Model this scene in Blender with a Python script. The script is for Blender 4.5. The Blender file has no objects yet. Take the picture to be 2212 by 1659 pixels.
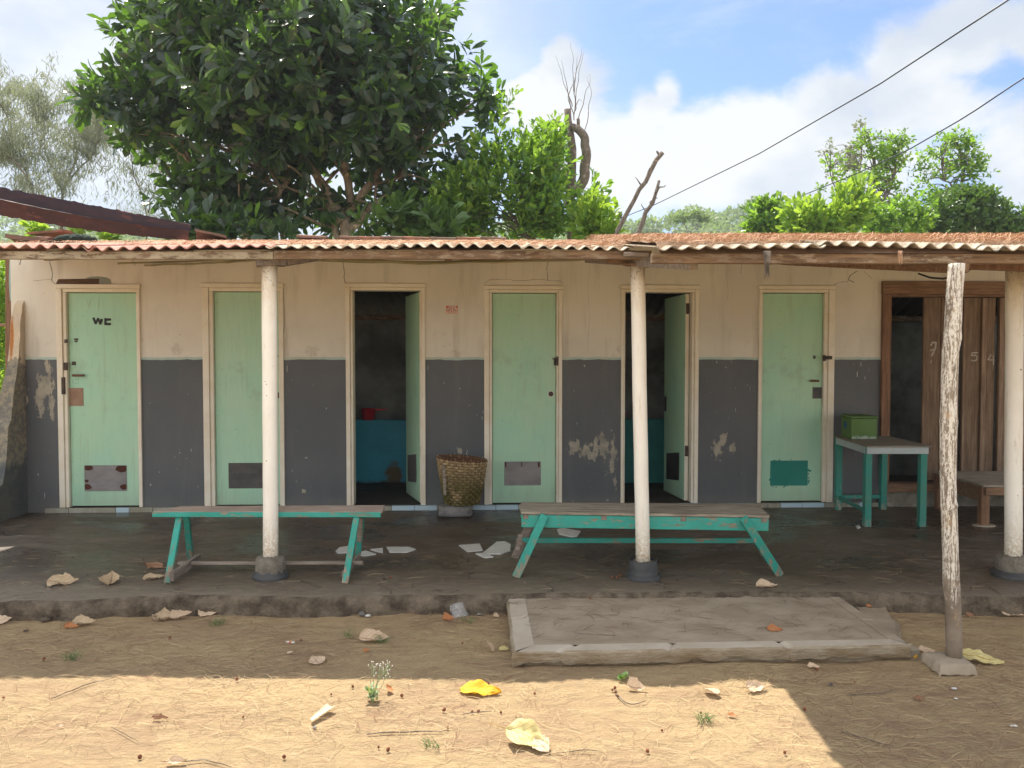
import bpy, math, random
import numpy as np
from mathutils import Vector, Matrix, noise as mnoise

R = math.radians
rnd = random.Random(11)
ng = np.random.default_rng(11)
S = bpy.context.scene
C = S.collection

# ------------------------------------------------------------------ camera
CAMZ = 1.5
PITCH = R(1.88)
FPX = 1662.0                      # focal length in units of a 2212 px wide picture
cam_d = bpy.data.cameras.new('camera')
cam = bpy.data.objects.new('camera', cam_d); C.objects.link(cam)
cam.location = (0, 0, CAMZ); cam.rotation_euler = (R(90) - PITCH, 0, 0)
cam_d.sensor_width = 36; cam_d.lens = FPX / 2212 * 36
cam_d.clip_start = .05; cam_d.clip_end = 2000
S.camera = cam

# ------------------------------------------------------------------ light
SUNDIR = Vector((.25, -.52, -1)).normalized()
sun_d = bpy.data.lights.new('sun', 'SUN'); sun = bpy.data.objects.new('sun', sun_d); C.objects.link(sun)
sun_d.energy = 5.0; sun_d.angle = R(.53); sun_d.color = (1, .93, .82)
sun.rotation_euler = SUNDIR.to_track_quat('-Z', 'Y').to_euler(); sun.location = (-5, 8, 20)
SUN_EL = math.asin(-SUNDIR.z); SUN_ROT = math.atan2(-SUNDIR.x, -SUNDIR.y)
SKY_STRENGTH = .15
S.view_settings.view_transform = 'Standard'; S.view_settings.look = 'None'
S.view_settings.exposure = 1.04; S.view_settings.gamma = 1
S.view_settings.use_curve_mapping = False


class NT:
    """tiny node helper"""
    def __init__(s, tree):
        s.t = tree; s.t.nodes.clear(); s._pos = None
    def n(s, typ, **kw):
        nd = s.t.nodes.new(typ)
        for k, v in kw.items(): setattr(nd, k, v)
        return nd
    def put(s, sock, v):
        if v is None: return
        if isinstance(v, bpy.types.NodeSocket): s.t.links.new(v, sock)
        elif isinstance(v, (tuple, list)) and len(v) == 3 and sock.type == 'RGBA': sock.default_value = (*v, 1)
        else: sock.default_value = v
    def pos(s):
        if s._pos is None: s._pos = s.n('ShaderNodeNewGeometry').outputs['Position']
        return s._pos
    def math(s, op, a, b=None, c=None):
        m = s.n('ShaderNodeMath', operation=op)
        s.put(m.inputs[0], a); s.put(m.inputs[1], b)
        if c is not None: s.put(m.inputs[2], c)
        return m.outputs[0]
    def noise(s, scale, detail=5, rough=.6, stretch=(1, 1, 1), loc=(0, 0, 0), dist=0., vec=None):
        mp = s.n('ShaderNodeMapping'); s.put(mp.inputs[0], vec or s.pos())
        mp.inputs['Scale'].default_value = stretch; mp.inputs['Location'].default_value = loc
        q = s.n('ShaderNodeTexNoise'); s.put(q.inputs['Vector'], mp.outputs[0])
        q.inputs['Scale'].default_value = scale; q.inputs['Detail'].default_value = detail
        q.inputs['Roughness'].default_value = rough; q.inputs['Distortion'].default_value = dist
        return q.outputs[0]
    def voro(s, scale, feature='DISTANCE_TO_EDGE', stretch=(1, 1, 1), vec=None, rand=1.):
        mp = s.n('ShaderNodeMapping'); s.put(mp.inputs[0], vec or s.pos()); mp.inputs['Scale'].default_value = stretch
        q = s.n('ShaderNodeTexVoronoi', feature=feature); s.put(q.inputs['Vector'], mp.outputs[0])
        q.inputs['Scale'].default_value = scale; q.inputs['Randomness'].default_value = rand
        return q.outputs[0]
    def thr(s, v, lo, hi, a=0., b=1.):
        m = s.n('ShaderNodeMapRange', interpolation_type='SMOOTHSTEP'); s.put(m.inputs[0], v)
        m.inputs[1].default_value = lo; m.inputs[2].default_value = hi
        m.inputs[3].default_value = a; m.inputs[4].default_value = b
        return m.outputs[0]
    def mix(s, f, a, b, typ='MIX'):
        m = s.n('ShaderNodeMix', data_type='RGBA', blend_type=typ)
        s.put(m.inputs[0], f); s.put(m.inputs[6], a); s.put(m.inputs[7], b)
        return m.outputs[2]
    def xyz(s, v=None):
        q = s.n('ShaderNodeSeparateXYZ'); s.put(q.inputs[0], v or s.pos()); return q.outputs
    def ell(s, a, b, ca, cb, ra, rb):
        """0 at the centre of an ellipse, 1 on its rim"""
        x = s.math('DIVIDE', s.math('SUBTRACT', a, ca), ra); y = s.math('DIVIDE', s.math('SUBTRACT', b, cb), rb)
        return s.math('SQRT', s.math('ADD', s.math('MULTIPLY', x, x), s.math('MULTIPLY', y, y)))
    def rnd_island(s):
        return s.n('ShaderNodeNewGeometry').outputs['Random Per Island']
    def bump(s, h, strength=.4, dist=.01):
        b = s.n('ShaderNodeBump'); s.put(b.inputs['Height'], h)
        b.inputs['Strength'].default_value = strength; b.inputs['Distance'].default_value = dist
        return b.outputs[0]
    def done(s, col, rough=.8, normal=None, spec=.3, metal=0., transl=0., tcol=None, alpha=None, trans=0.):
        p = s.n('ShaderNodeBsdfPrincipled')
        s.put(p.inputs['Base Color'], col); s.put(p.inputs['Roughness'], rough)
        s.put(p.inputs['Specular IOR Level'], spec); s.put(p.inputs['Metallic'], metal)
        if trans: p.inputs['Transmission Weight'].default_value = trans
        if normal is not None: s.put(p.inputs['Normal'], normal)
        sh = p.outputs[0]
        if transl:
            t = s.n('ShaderNodeBsdfTranslucent'); s.put(t.inputs[0], tcol or col)
            m = s.n('ShaderNodeMixShader'); m.inputs[0].default_value = transl
            s.t.links.new(sh, m.inputs[1]); s.t.links.new(t.outputs[0], m.inputs[2]); sh = m.outputs[0]
        o = s.n('ShaderNodeOutputMaterial'); s.t.links.new(sh, o.inputs[0])


def ray(px, py):
    x = (px - 1106) / FPX; y = -(py - 829.5) / FPX
    return Vector((x, math.cos(PITCH) + y * math.sin(PITCH), -math.sin(PITCH) + y * math.cos(PITCH)))
def at(px, py, D):
    d = ray(px, py); return Vector((0, 0, CAMZ)) + d * (D / d.y)
def on_z(px, py, z):
    d = ray(px, py); return Vector((0, 0, CAMZ)) + d * ((z - CAMZ) / d.z)

# ------------------------------------------------------------------ world: physical sky with clouds by direction
W = bpy.data.worlds.new('World'); S.world = W; W.use_nodes = True
w = NT(W.node_tree)
sky = w.n('ShaderNodeTexSky', sky_type='NISHITA'); sky.sun_disc = False
sky.sun_elevation = SUN_EL; sky.sun_rotation = SUN_ROT; sky.air_density = 1.0; sky.dust_density = 1.2; sky.ozone_density = 1.5
wd = w.n('ShaderNodeTexCoord').outputs['Generated']
dx, dy, dz = w.xyz(wd)
ya = w.math('MAXIMUM', w.math('ABSOLUTE', dy), .08)
ca = w.math('DIVIDE', dx, ya); cb = w.math('DIVIDE', dz, ya)
def sk(px, py):
    d = ray(px, py); return d.x / d.y, d.z / d.y
un = None
for (px, py, rx, ry) in [(1225, 250, 130, 150), (1330, 340, 190, 150), (1440, 200, 40, 50), (1400, 235, 60, 60), (1215, 150, 62, 80), (1140, 215, 70, 80),
                         (1500, 320, 150, 100), (1650, 290, 150, 88), (1800, 215, 120, 85), (1950, 140, 120, 95), (2080, 90, 130, 90), (1990, 220, 210, 75),
                         (2240, 70, 130, 80), (1700, 400, 420, 120), (2290, 380, 200, 170)]:
    a, b = sk(px, py)
    e = w.ell(ca, cb, a, b, rx / FPX, ry / FPX)
    un = e if un is None else w.math('SMOOTH_MIN', un, e, .25)
n1 = w.noise(4.2, 10, .62, vec=wd, stretch=(1, 1, 1.5), dist=.3)
n2 = w.noise(1.6, 7, .6, vec=wd, stretch=(1, 1, 2.4), loc=(3, 1, 2))
field = w.math('ADD', un, w.math('MULTIPLY', w.math('SUBTRACT', n1, .5), 3.0))
m_main = w.thr(field, 1.22, .60)
# left of the tree the sky is veiled with thin bright cloud, high up streaks
a0, _ = sk(1060, 0); a1, _ = sk(700, 0)
veil = w.thr(w.math('ADD', ca, w.math('MULTIPLY', w.math('SUBTRACT', n2, .5), .5)), .20, -.22, 0, .88)
n4 = w.noise(2.6, 8, .62, vec=wd, stretch=(1.2, 1, 3.4), loc=(5, 2, 1), dist=.4)
wisp = w.thr(n4, .44, .72, 0, .6)
low = w.thr(cb, .20, .0, 0, .8)
cover = w.math('MAXIMUM', w.math('MAXIMUM', m_main, veil), w.math('MAXIMUM', wisp, low))
n3 = w.noise(4.5, 6, .55, vec=wd, stretch=(1, 1, 1.6), loc=(.0, .0, .13))
shade = w.thr(n3, .38, .60)
ccol = w.mix(shade, (2.1, 2.32, 2.65), (2.95, 3.05, 3.12))
skyc = w.mix(1., sky.outputs[0], (.36, .47, .63), 'MULTIPLY')
front = w.thr(dy, .45, -.35)          # unseen clouds behind the camera, added and brightened to fill the shade
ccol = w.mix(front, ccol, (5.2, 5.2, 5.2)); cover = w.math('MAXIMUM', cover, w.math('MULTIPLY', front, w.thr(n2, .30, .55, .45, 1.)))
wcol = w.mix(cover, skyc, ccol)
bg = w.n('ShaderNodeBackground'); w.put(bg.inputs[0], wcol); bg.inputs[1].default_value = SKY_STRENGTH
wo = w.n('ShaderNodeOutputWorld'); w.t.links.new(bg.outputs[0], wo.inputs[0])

# ------------------------------------------------------------------ object helpers
WL = {}
def tag(o, label=None, cat=None, group=None, kind=None):
    if label: o['label'] = label
    if cat: o['category'] = cat
    if group: o['group'] = group
    if kind: o['kind'] = kind
    return o
def thing(name, loc, label, cat, group=None):
    o = bpy.data.objects.new(name, None); C.objects.link(o); o.empty_display_size = .1
    o.location = loc; WL[o.name] = Vector(loc); return tag(o, label, cat, group)
def fast_mesh(name, V, loops, starts, totals):
    me = bpy.data.meshes.new(name)
    me.vertices.add(len(V)); me.vertices.foreach_set('co', np.asarray(V, dtype=np.float32).ravel())
    me.loops.add(len(loops)); me.loops.foreach_set('vertex_index', np.asarray(loops, dtype=np.int32))
    me.polygons.add(len(starts)); me.polygons.foreach_set('loop_start', np.asarray(starts, dtype=np.int32))
    me.update(calc_edges=True); me.validate()
    return me
def link(name, me, mats, parent=None, origin=None):
    """mesh given in world space; its origin goes to the parent's or to its own base"""
    o = bpy.data.objects.new(name, me); C.objects.link(o)
    if not isinstance(mats, (list, tuple)): mats = [mats]
    for m in mats: me.materials.append(m)
    n = len(me.vertices); co = np.empty(n * 3, dtype=np.float32); me.vertices.foreach_get('co', co); co = co.reshape(-1, 3)
    if parent is not None:
        org = WL[parent.name]; o.parent = parent
    else:
        if origin is None:
            org = Vector(((co[:, 0].min() + co[:, 0].max()) / 2, (co[:, 1].min() + co[:, 1].max()) / 2, co[:, 2].min()))
        else: org = Vector(origin)
        o.location = org
    WL[o.name] = Vector(org)
    co = co - np.array(org, dtype=np.float32); me.vertices.foreach_set('co', co.ravel()); me.update()
    return o
class MB:
    def __init__(s): s.v = []; s.f = []; s.m = []; s.sm = []
    def poly(s, pts, mi=0):
        b = len(s.v); s.v += [tuple(p) for p in pts]; s.f.append(tuple(range(b, b + len(pts)))); s.m.append(mi); s.sm.append(False)
    def hexa(s, p, mi=0):
        """8 points: 0-3 bottom loop, 4-7 top loop"""
        b = len(s.v); s.v += [tuple(q) for q in p]
        for f in ((3, 2, 1, 0), (4, 5, 6, 7), (0, 1, 5, 4), (1, 2, 6, 5), (2, 3, 7, 6), (3, 0, 4, 7)):
            s.f.append(tuple(b + i for i in f)); s.m.append(mi); s.sm.append(False)
        return s
    def box(s, x0, x1, y0, y1, z0, z1, mi=0):
        return s.hexa([(x0, y0, z0), (x1, y0, z0), (x1, y1, z0), (x0, y1, z0), (x0, y0, z1), (x1, y0, z1), (x1, y1, z1), (x0, y1, z1)], mi)
    def bar(s, p0, p1, w_, h_, up=(0, 0, 1), mi=0, w2=None, h2=None):
        p0, p1 = Vector(p0), Vector(p1); d = (p1 - p0).normalized(); u = Vector(up)
        sd = d.cross(u).normalized(); u = sd.cross(d).normalized()
        w2 = w2 or w_; h2 = h2 or h_
        q = []
        for p, a, b in ((p0, w_ / 2, h_ / 2), (p1, w2 / 2, h2 / 2)):
            q += [p - sd * a - u * b, p + sd * a - u * b, p + sd * a + u * b, p - sd * a + u * b]
        return s.hexa(q, mi)
    def tube(s, pts, rad, n=10, mi=0, caps=True, jit=0., squash=1.):
        pts = [Vector(p) for p in pts]
        if not isinstance(rad, (list, tuple)): rad = [rad] * len(pts)
        b = len(s.v); ref = Vector((0, 1, .13)).normalized()
        for i, p in enumerate(pts):
            d = (pts[min(i + 1, len(pts) - 1)] - pts[max(i - 1, 0)]).normalized()
            if abs(d.dot(ref)) > .95: ref = Vector((1, 0, .1)).normalized()
            a = d.cross(ref).normalized(); c = d.cross(a).normalized()
            for k in range(n):
                t = 2 * math.pi * k / n; r = rad[i] * (1 + (rnd.uniform(-jit, jit) if jit else 0))
                s.v.append(tuple(p + a * (math.cos(t) * r) + c * (math.sin(t) * r * squash)))
        for i in range(len(pts) - 1):
            for k in range(n):
                k2 = (k + 1) % n
                s.f.append((b + i * n + k, b + i * n + k2, b + (i + 1) * n + k2, b + (i + 1) * n + k)); s.m.append(mi); s.sm.append(True)
        if caps:
            s.f.append(tuple(b + k for k in reversed(range(n)))); s.m.append(mi); s.sm.append(False)
            e = b + (len(pts) - 1) * n; s.f.append(tuple(e + k for k in range(n))); s.m.append(mi); s.sm.append(False)
        return s
    def grid(s, fn, nu, nv, mi=0, smooth=True):
        b = len(s.v)
        for j in range(nv + 1):
            for i in range(nu + 1): s.v.append(tuple(fn(i / nu, j / nv)))
        for j in range(nv):
            for i in range(nu):
                a = b + j * (nu + 1) + i
                s.f.append((a, a + 1, a + nu + 2, a + nu + 1)); s.m.append(mi); s.sm.append(smooth)
        return s
    def build(s, name, mats, parent=None, origin=None, bevel=0., seg=1):
        me = bpy.data.meshes.new(name); me.from_pydata(s.v, [], s.f)
        me.polygons.foreach_set('material_index', s.m); me.polygons.foreach_set('use_smooth', s.sm); me.update()
        o = link(name, me, mats, parent, origin)
        if bevel:
            b = o.modifiers.new('bevel', 'BEVEL'); b.width = bevel; b.segments = seg; b.limit_method = 'ANGLE'; b.angle_limit = R(40)
        return o
def ns(x, y, z=0., sc=1.):
    return mnoise.noise(Vector((x * sc, y * sc, z * sc)))
def wob(pts, n, amp, seed=0.):
    """resample a polyline to n points and make it wander"""
    pts = [Vector(p) for p in pts]; out = []
    L = [0]
    for a, b in zip(pts, pts[1:]): L.append(L[-1] + (b - a).length)
    for i in range(n):
        t = L[-1] * i / (n - 1); k = 0
        while k < len(L) - 2 and L[k + 1] < t: k += 1
        f = (t - L[k]) / max(1e-6, L[k + 1] - L[k]); p = pts[k].lerp(pts[k + 1], f)
        e = 0 if i in (0, n - 1) else amp
        p = p + Vector((ns(t, seed, 1.3, 5), ns(t, seed, 7.7, 5), ns(t, seed, 9.1, 5))) * e; out.append(p)
    return out

# ------------------------------------------------------------------ materials
def mat(name):
    m = bpy.data.materials.new(name); m.use_nodes = True; return m, NT(m.node_tree)

def simple(name, c1, c2, scale=6, rough=.8, spec=.3, stretch=(1, 1, 1), bs=.3, bd=.004, metal=0., bscale=None):
    m, t = mat(name)
    f = t.thr(t.noise(scale, 6, .65, stretch), .3, .7)
    h = t.noise(bscale or scale * 6, 5, .65, stretch)
    t.done(t.mix(f, c1, c2), rough, t.bump(h, bs, bd), spec, metal); return m

def wood(name, c1, c2, axis='X', sc=1., rough=.85, paint=None, wear=.5, pc2=None):
    """bare wood, or paint worn through to the wood; grain runs along the axis"""
    m, t = mat(name)
    st = {'X': (1, 14, 14), 'Y': (14, 1, 14), 'Z': (14, 14, 1)}[axis]
    g = t.noise(4 * sc, 8, .7, st, dist=.4); g2 = t.noise(15 * sc, 5, .7, st)
    col = t.mix(t.thr(g, .35, .65), c1, c2)
    col = t.mix(t.math('MULTIPLY', t.thr(g2, .62, .72), .7), col, tuple(v * .35 for v in c1))
    blotch = t.noise(3, 4, .6)
    col = t.mix(t.math('MULTIPLY', t.thr(blotch, .45, .75), .35), col, tuple(v * .5 for v in c1))
    h = g2; r = rough
    if paint:
        st2 = {'X': (1, 3.5, 3.5), 'Y': (3.5, 1, 3.5), 'Z': (3.5, 3.5, 1)}[axis]
        wn = t.noise(9, 9, .72, st2); wn2 = t.noise(45 * sc, 4, .7, st)
        wv = t.math('ADD', t.math('MULTIPLY', wn, .75), t.math('MULTIPLY', wn2, .25))
        if axis == 'Z' and 'leg' in name: wv = t.math('ADD', wv, t.math('MULTIPLY', t.thr(t.xyz()[2], .27, .12), .09))
        f = t.thr(wv, wear, wear + .05)
        pc = t.mix(t.thr(t.noise(5, 5, .6), .35, .7), paint, pc2 or tuple(v * .75 for v in paint))
        pc = t.mix(t.math('MULTIPLY', t.thr(t.noise(30, 4, .7, st), .5, .75), .5), pc, tuple(v * .5 for v in paint))
        col = t.mix(f, pc, col); h = t.math('ADD', t.math('MULTIPLY', f, -.6), t.math('MULTIPLY', g2, .6))
        r = t.mix(f, (.55,) * 3, (.9,) * 3)
    t.done(col, r, t.bump(h, .5, .003), .3); return m

# wall: cream plaster over grey dado, chips, stains
FLAKES = []      # filled below: (x, z, rx, rz)
def wall_material():
    m, t = mat('wall_paint'); x, y, z = t.xyz()
    n1 = t.noise(1.3, 6, .6); n2 = t.noise(9, 7, .7); n3 = t.noise(60, 4, .6); drip = t.noise(3.2, 6, .65, (2.2, 2.2, .25))
    up = t.mix(t.thr(n1, .35, .68), (.71, .685, .60), (.625, .60, .53))
    up = t.mix(t.math('MULTIPLY', t.thr(drip, .5, .68), .38), up, (.40, .37, .31))
    up = t.mix(t.math('MULTIPLY', t.thr(t.noise(2.1, 5, .6, loc=(4, 2, 9)), .52, .7), .30), up, (.68, .61, .50))
    low = t.noise(6, 8, .75, loc=(2, 9, 1))
    scuff = t.math('MULTIPLY', t.thr(low, .56, .66), t.thr(z, 1.85, 1.5)); up = t.mix(t.math('MULTIPLY', scuff, .45), up, (.36, .32, .26))
    up = t.mix(t.thr(t.noise(38, 3, .6, loc=(5, 5, 2)), .745, .76), up, (.16, .13, .10))
    da = t.mix(t.thr(n1, .3, .7), (.090, .099, .108), (.116, .120, .126))
    da = t.mix(t.math('MULTIPLY', t.thr(drip, .48, .75), .5), da, (.145, .15, .15))
    da = t.mix(t.math('MULTIPLY', t.thr(t.noise(2.3, 5, .6, loc=(9, 4, 1)), .52, .7), .5), da, (.085, .108, .112))
    chip = t.thr(t.noise(26, 5, .6, (1, 1, .75), loc=(3, 3, 3)), .705, .715); da = t.mix(chip, da, (.42, .40, .36))
    dripw = t.math('MULTIPLY', t.thr(t.noise(17, 3, .5, (2.6, 2.6, .3), loc=(1, 6, 2)), .725, .74), 1.); da = t.mix(dripw, da, (.48, .46, .42))
    # flaked places with their own outline
    un = None
    for cx, cz, rx, rz in FLAKES:
        e = t.ell(x, z, cx, cz, rx, rz); un = e if un is None else t.math('MINIMUM', un, e)
    rag = t.noise(15, 8, .72, (1.6, 1.6, .7))
    fl = t.thr(t.math('ADD', un, t.math('MULTIPLY', t.math('SUBTRACT', rag, .5), 3.6)), .62, .52)
    flc = t.mix(t.thr(n2, .4, .65), (.36, .33, .26), (.23, .22, .185)); da = t.mix(fl, da, flc)
    # damp and dirt at the foot of the wall
    foot = t.math('MULTIPLY', t.thr(t.math('ADD', z, t.math('MULTIPLY', n2, .25)), .42, .22), .55); da = t.mix(foot, da, (.16, .155, .14))
    zz = t.math('ADD', z, t.math('MULTIPLY', t.math('SUBTRACT', t.noise(7, 4, .5, (1, 1, .1)), .5), .03))
    line = t.mix(t.thr(t.noise(3, 3, .5, loc=(7, 1, 1)), .4, .6), (.40, .53, .49), (.46, .52, .44))
    c = t.mix(t.thr(zz, 1.516, 1.513), up, line); c = t.mix(t.thr(zz, 1.493, 1.490), c, da)
    hgt = t.math('ADD', t.math('MULTIPLY', n2, .8), t.math('ADD', t.math('MULTIPLY', n3, .25), t.math('MULTIPLY', fl, -.7)))
    rg = t.mix(t.thr(zz, 1.5, 1.49), (.9,) * 3, (.55,) * 3)
    t.done(c, rg, t.bump(hgt, .45, .006), .3); return m

def floor_material():
    m, t = mat('porch_concrete'); x, y, z = t.xyz()
    n1 = t.noise(.9, 7, .65, (1, 1.6, 1)); n2 = t.noise(5, 8, .7, (1, 2.2, 1), dist=.5); n3 = t.noise(38, 6, .7, (1, 1.8, 1))
    c = t.mix(t.thr(n1, .35, .65), (.075, .056, .038), (.125, .10, .072))
    c = t.mix(t.math('MULTIPLY', t.thr(n2, .45, .7), .7), c, (.175, .145, .11))
    c = t.mix(t.math('MULTIPLY', t.thr(t.noise(2.2, 6, .7, (1, 2, 1), loc=(4, 4, 4)), .5, .68), .65), c, (.06, .042, .028))
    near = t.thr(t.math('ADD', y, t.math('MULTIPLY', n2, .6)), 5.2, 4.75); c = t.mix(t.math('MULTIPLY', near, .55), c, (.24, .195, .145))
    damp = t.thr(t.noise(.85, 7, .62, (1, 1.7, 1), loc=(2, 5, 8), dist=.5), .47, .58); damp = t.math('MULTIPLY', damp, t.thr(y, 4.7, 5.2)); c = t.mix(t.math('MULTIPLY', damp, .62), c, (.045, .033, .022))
    # cracks
    v = t.voro(1.1, stretch=(1, 1.6, 1), vec=None)
    wv = t.n('ShaderNodeVectorMath', operation='ADD'); t.put(wv.inputs[0], t.pos())
    q = t.n('ShaderNodeTexNoise'); q.inputs['Scale'].default_value = 3; q.inputs['Detail'].default_value = 6
    sc = t.n('ShaderNodeVectorMath', operation='SCALE'); t.put(sc.inputs[0], q.outputs[1]); sc.inputs[3].default_value = .55
    t.put(q.inputs['Vector'], t.pos()); t.put(wv.inputs[1], sc.outputs[0])
    vc = t.voro(1.25, stretch=(1, 1.5, 0), vec=wv.outputs[0]); vf = t.voro(7, stretch=(1, 1.4, 0), vec=wv.outputs[0])
    crack = t.math('MAXIMUM', t.thr(vc, .006, .002), t.math('MULTIPLY', t.thr(vf, .02, .006), t.thr(n1, .52, .62)))
    c = t.mix(t.math('MULTIPLY', crack, .8), c, (.03, .025, .02))
    spk = t.thr(t.noise(60, 3, .6, (1, 1.4, 1), loc=(1, 2, 3)), .73, .75); c = t.mix(spk, c, (.55, .53, .5))
    pale = t.math('MULTIPLY', t.thr(t.noise(7, 6, .7, (1, 2.5, 1), loc=(8, 8, 1)), .62, .7), .5); c = t.mix(pale, c, (.42, .40, .36))
    rg = t.mix(t.thr(n2, .35, .65), (.40,) * 3, (.75,) * 3); rg = t.mix(damp, rg, (.24,) * 3)
    h = t.math('ADD', t.math('ADD', t.math('MULTIPLY', n2, 1.), t.math('MULTIPLY', n3, .35)), t.math('MULTIPLY', crack, -.8))
    t.done(c, rg, t.bump(h, .7, .012), .45); return m

def sand_material():
    m, t = mat('sandy_ground'); x, y, z = t.xyz()
    n1 = t.noise(1.4, 7, .65, (1, 1.5, 1)); n2 = t.noise(9, 8, .7, (1, 1.8, 1), dist=.8); n3 = t.noise(120, 4, .7)
    c = t.mix(t.thr(n1, .35, .66), (.50, .37, .205), (.405, .285, .170))
    c = t.mix(t.math('MULTIPLY', t.thr(n2, .45, .7), .45), c, (.53, .40, .235))
    c = t.mix(t.math('MULTIPLY', t.thr(n3, .5, .75), .45), c, (.27, .18, .115)); c = t.mix(t.math('MULTIPLY', t.thr(t.noise(42, 6, .75, (1, 1.5, 1)), .54, .66), .4), c, (.30, .205, .13))
    c = t.mix(t.math('MULTIPLY', t.thr(t.noise(4, 7, .7, loc=(3, 7, 1)), .55, .68), .35), c, (.36, .24, .16))
    c = t.mix(t.math('MULTIPLY', t.thr(t.noise(2.2, 7, .68, (1, 1.6, 1), loc=(6, 1, 3), dist=.6), .5, .66), .45), c, (.34, .22, .14))
    g = t.thr(y, 9.5, 12.5); c = t.mix(g, c, (.09, .12, .045))
    h = t.math('ADD', n2, t.math('ADD', t.math('MULTIPLY', n3, .12), t.math('MULTIPLY', t.noise(30, 6, .7, (1, 2.5, 1), dist=1.), .5)))
    t.done(c, .95, t.bump(h, 1., .035), .15); return m

def sheet_material(name, c1, c2, c3, lich):
    m, t = mat(name)
    n1 = t.noise(3, 7, .7, (3, .6, 1)); n2 = t.noise(25, 6, .7)
    c = t.mix(t.thr(n1, .35, .65), c1, c2); c = t.mix(t.thr(n2, .53, .62), c, c3)
    c = t.mix(t.math('MULTIPLY', t.thr(t.noise(9, 8, .75, loc=(1, 4, 4)), .55, .62), lich), c, (.10, .095, .08))
    t.done(c, .9, t.bump(n2, .4, .003), .2); return m

def leaf_material(name, dark, light, tip, transl=.35, rough=.38, tipamt=.8, tc=(.30, .48, .03)):
    m, t = mat(name); r = t.rnd_island()
    c = t.mix(r, dark, light)
    c = t.mix(t.math('MULTIPLY', t.thr(r, tipamt, tipamt + .02), .9), c, tip)
    tcol = t.mix(r, tc, tuple(v * 1.25 for v in tc))
    t.done(c, rough, None, .5, transl=transl, tcol=tcol); return m

def bark(name, c1, c2, sc=1.):
    m, t = mat(name)
    n = t.noise(12 * sc, 8, .72, (3, 3, .8)); n2 = t.noise(5 * sc, 5, .6)
    c = t.mix(t.thr(n, .38, .62), c1, c2); c = t.mix(t.thr(n2, .58, .66), c, tuple(min(1, v * 1.6) for v in c2))
    t.done(c, .9, t.bump(n, .9, .02), .2); return m


# wall plane through two floor contact points
FZ = .105
PL = on_z(130, 1107, FZ); PR = on_z(2000, 1093, FZ)
TU = Vector((PR.x - PL.x, PR.y - PL.y, 0)).normalized(); TN = Vector((TU.y, -TU.x, 0))   # TN faces the camera
def wal(px, py, off=0.):
    """pixel -> (u, z) on the wall plane"""
    o = Vector((0, 0, CAMZ)); d = ray(px, py); q = PL + TN * off
    k = (q - o).dot(TN) / d.dot(TN); p = o + d * k
    return (p - PL).dot(TU), p.z
def WP(u, z, n=0.):
    p = PL + TU * u + TN * n; return Vector((p.x, p.y, z))
def wbox(mb, u0, u1, z0, z1, n0, n1, mi=0):
    return mb.hexa([WP(u0, z0, n1), WP(u1, z0, n1), WP(u1, z0, n0), WP(u0, z0, n0), WP(u0, z1, n1), WP(u1, z1, n1), WP(u1, z1, n0), WP(u0, z1, n0)], mi)
def U(px, py=850): return wal(px, py)[0]
def Z(py, px=1106): return wal(px, py)[1]

for (px, py, rx, ry) in [(1240, 965, 22, 25), (1262, 975, 30, 22), (1300, 965, 26, 36), (1325, 985, 14, 45), (1330, 1040, 10, 24), (1280, 985, 18, 18), (1548, 972, 15, 24), (1562, 950, 12, 22), (1580, 968, 14, 20),
                         (99, 835, 25, 55), (85, 868, 14, 42), (110, 870, 14, 40), (104, 800, 14, 30), (48, 868, 16, 30), (992, 975, 9, 13), (760, 1100, 5, 5), (655, 1060, 6, 6)]:
    p = WP(*wal(px, py)); FLAKES.append((p.x, p.z, rx / 232, ry / 232))

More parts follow.
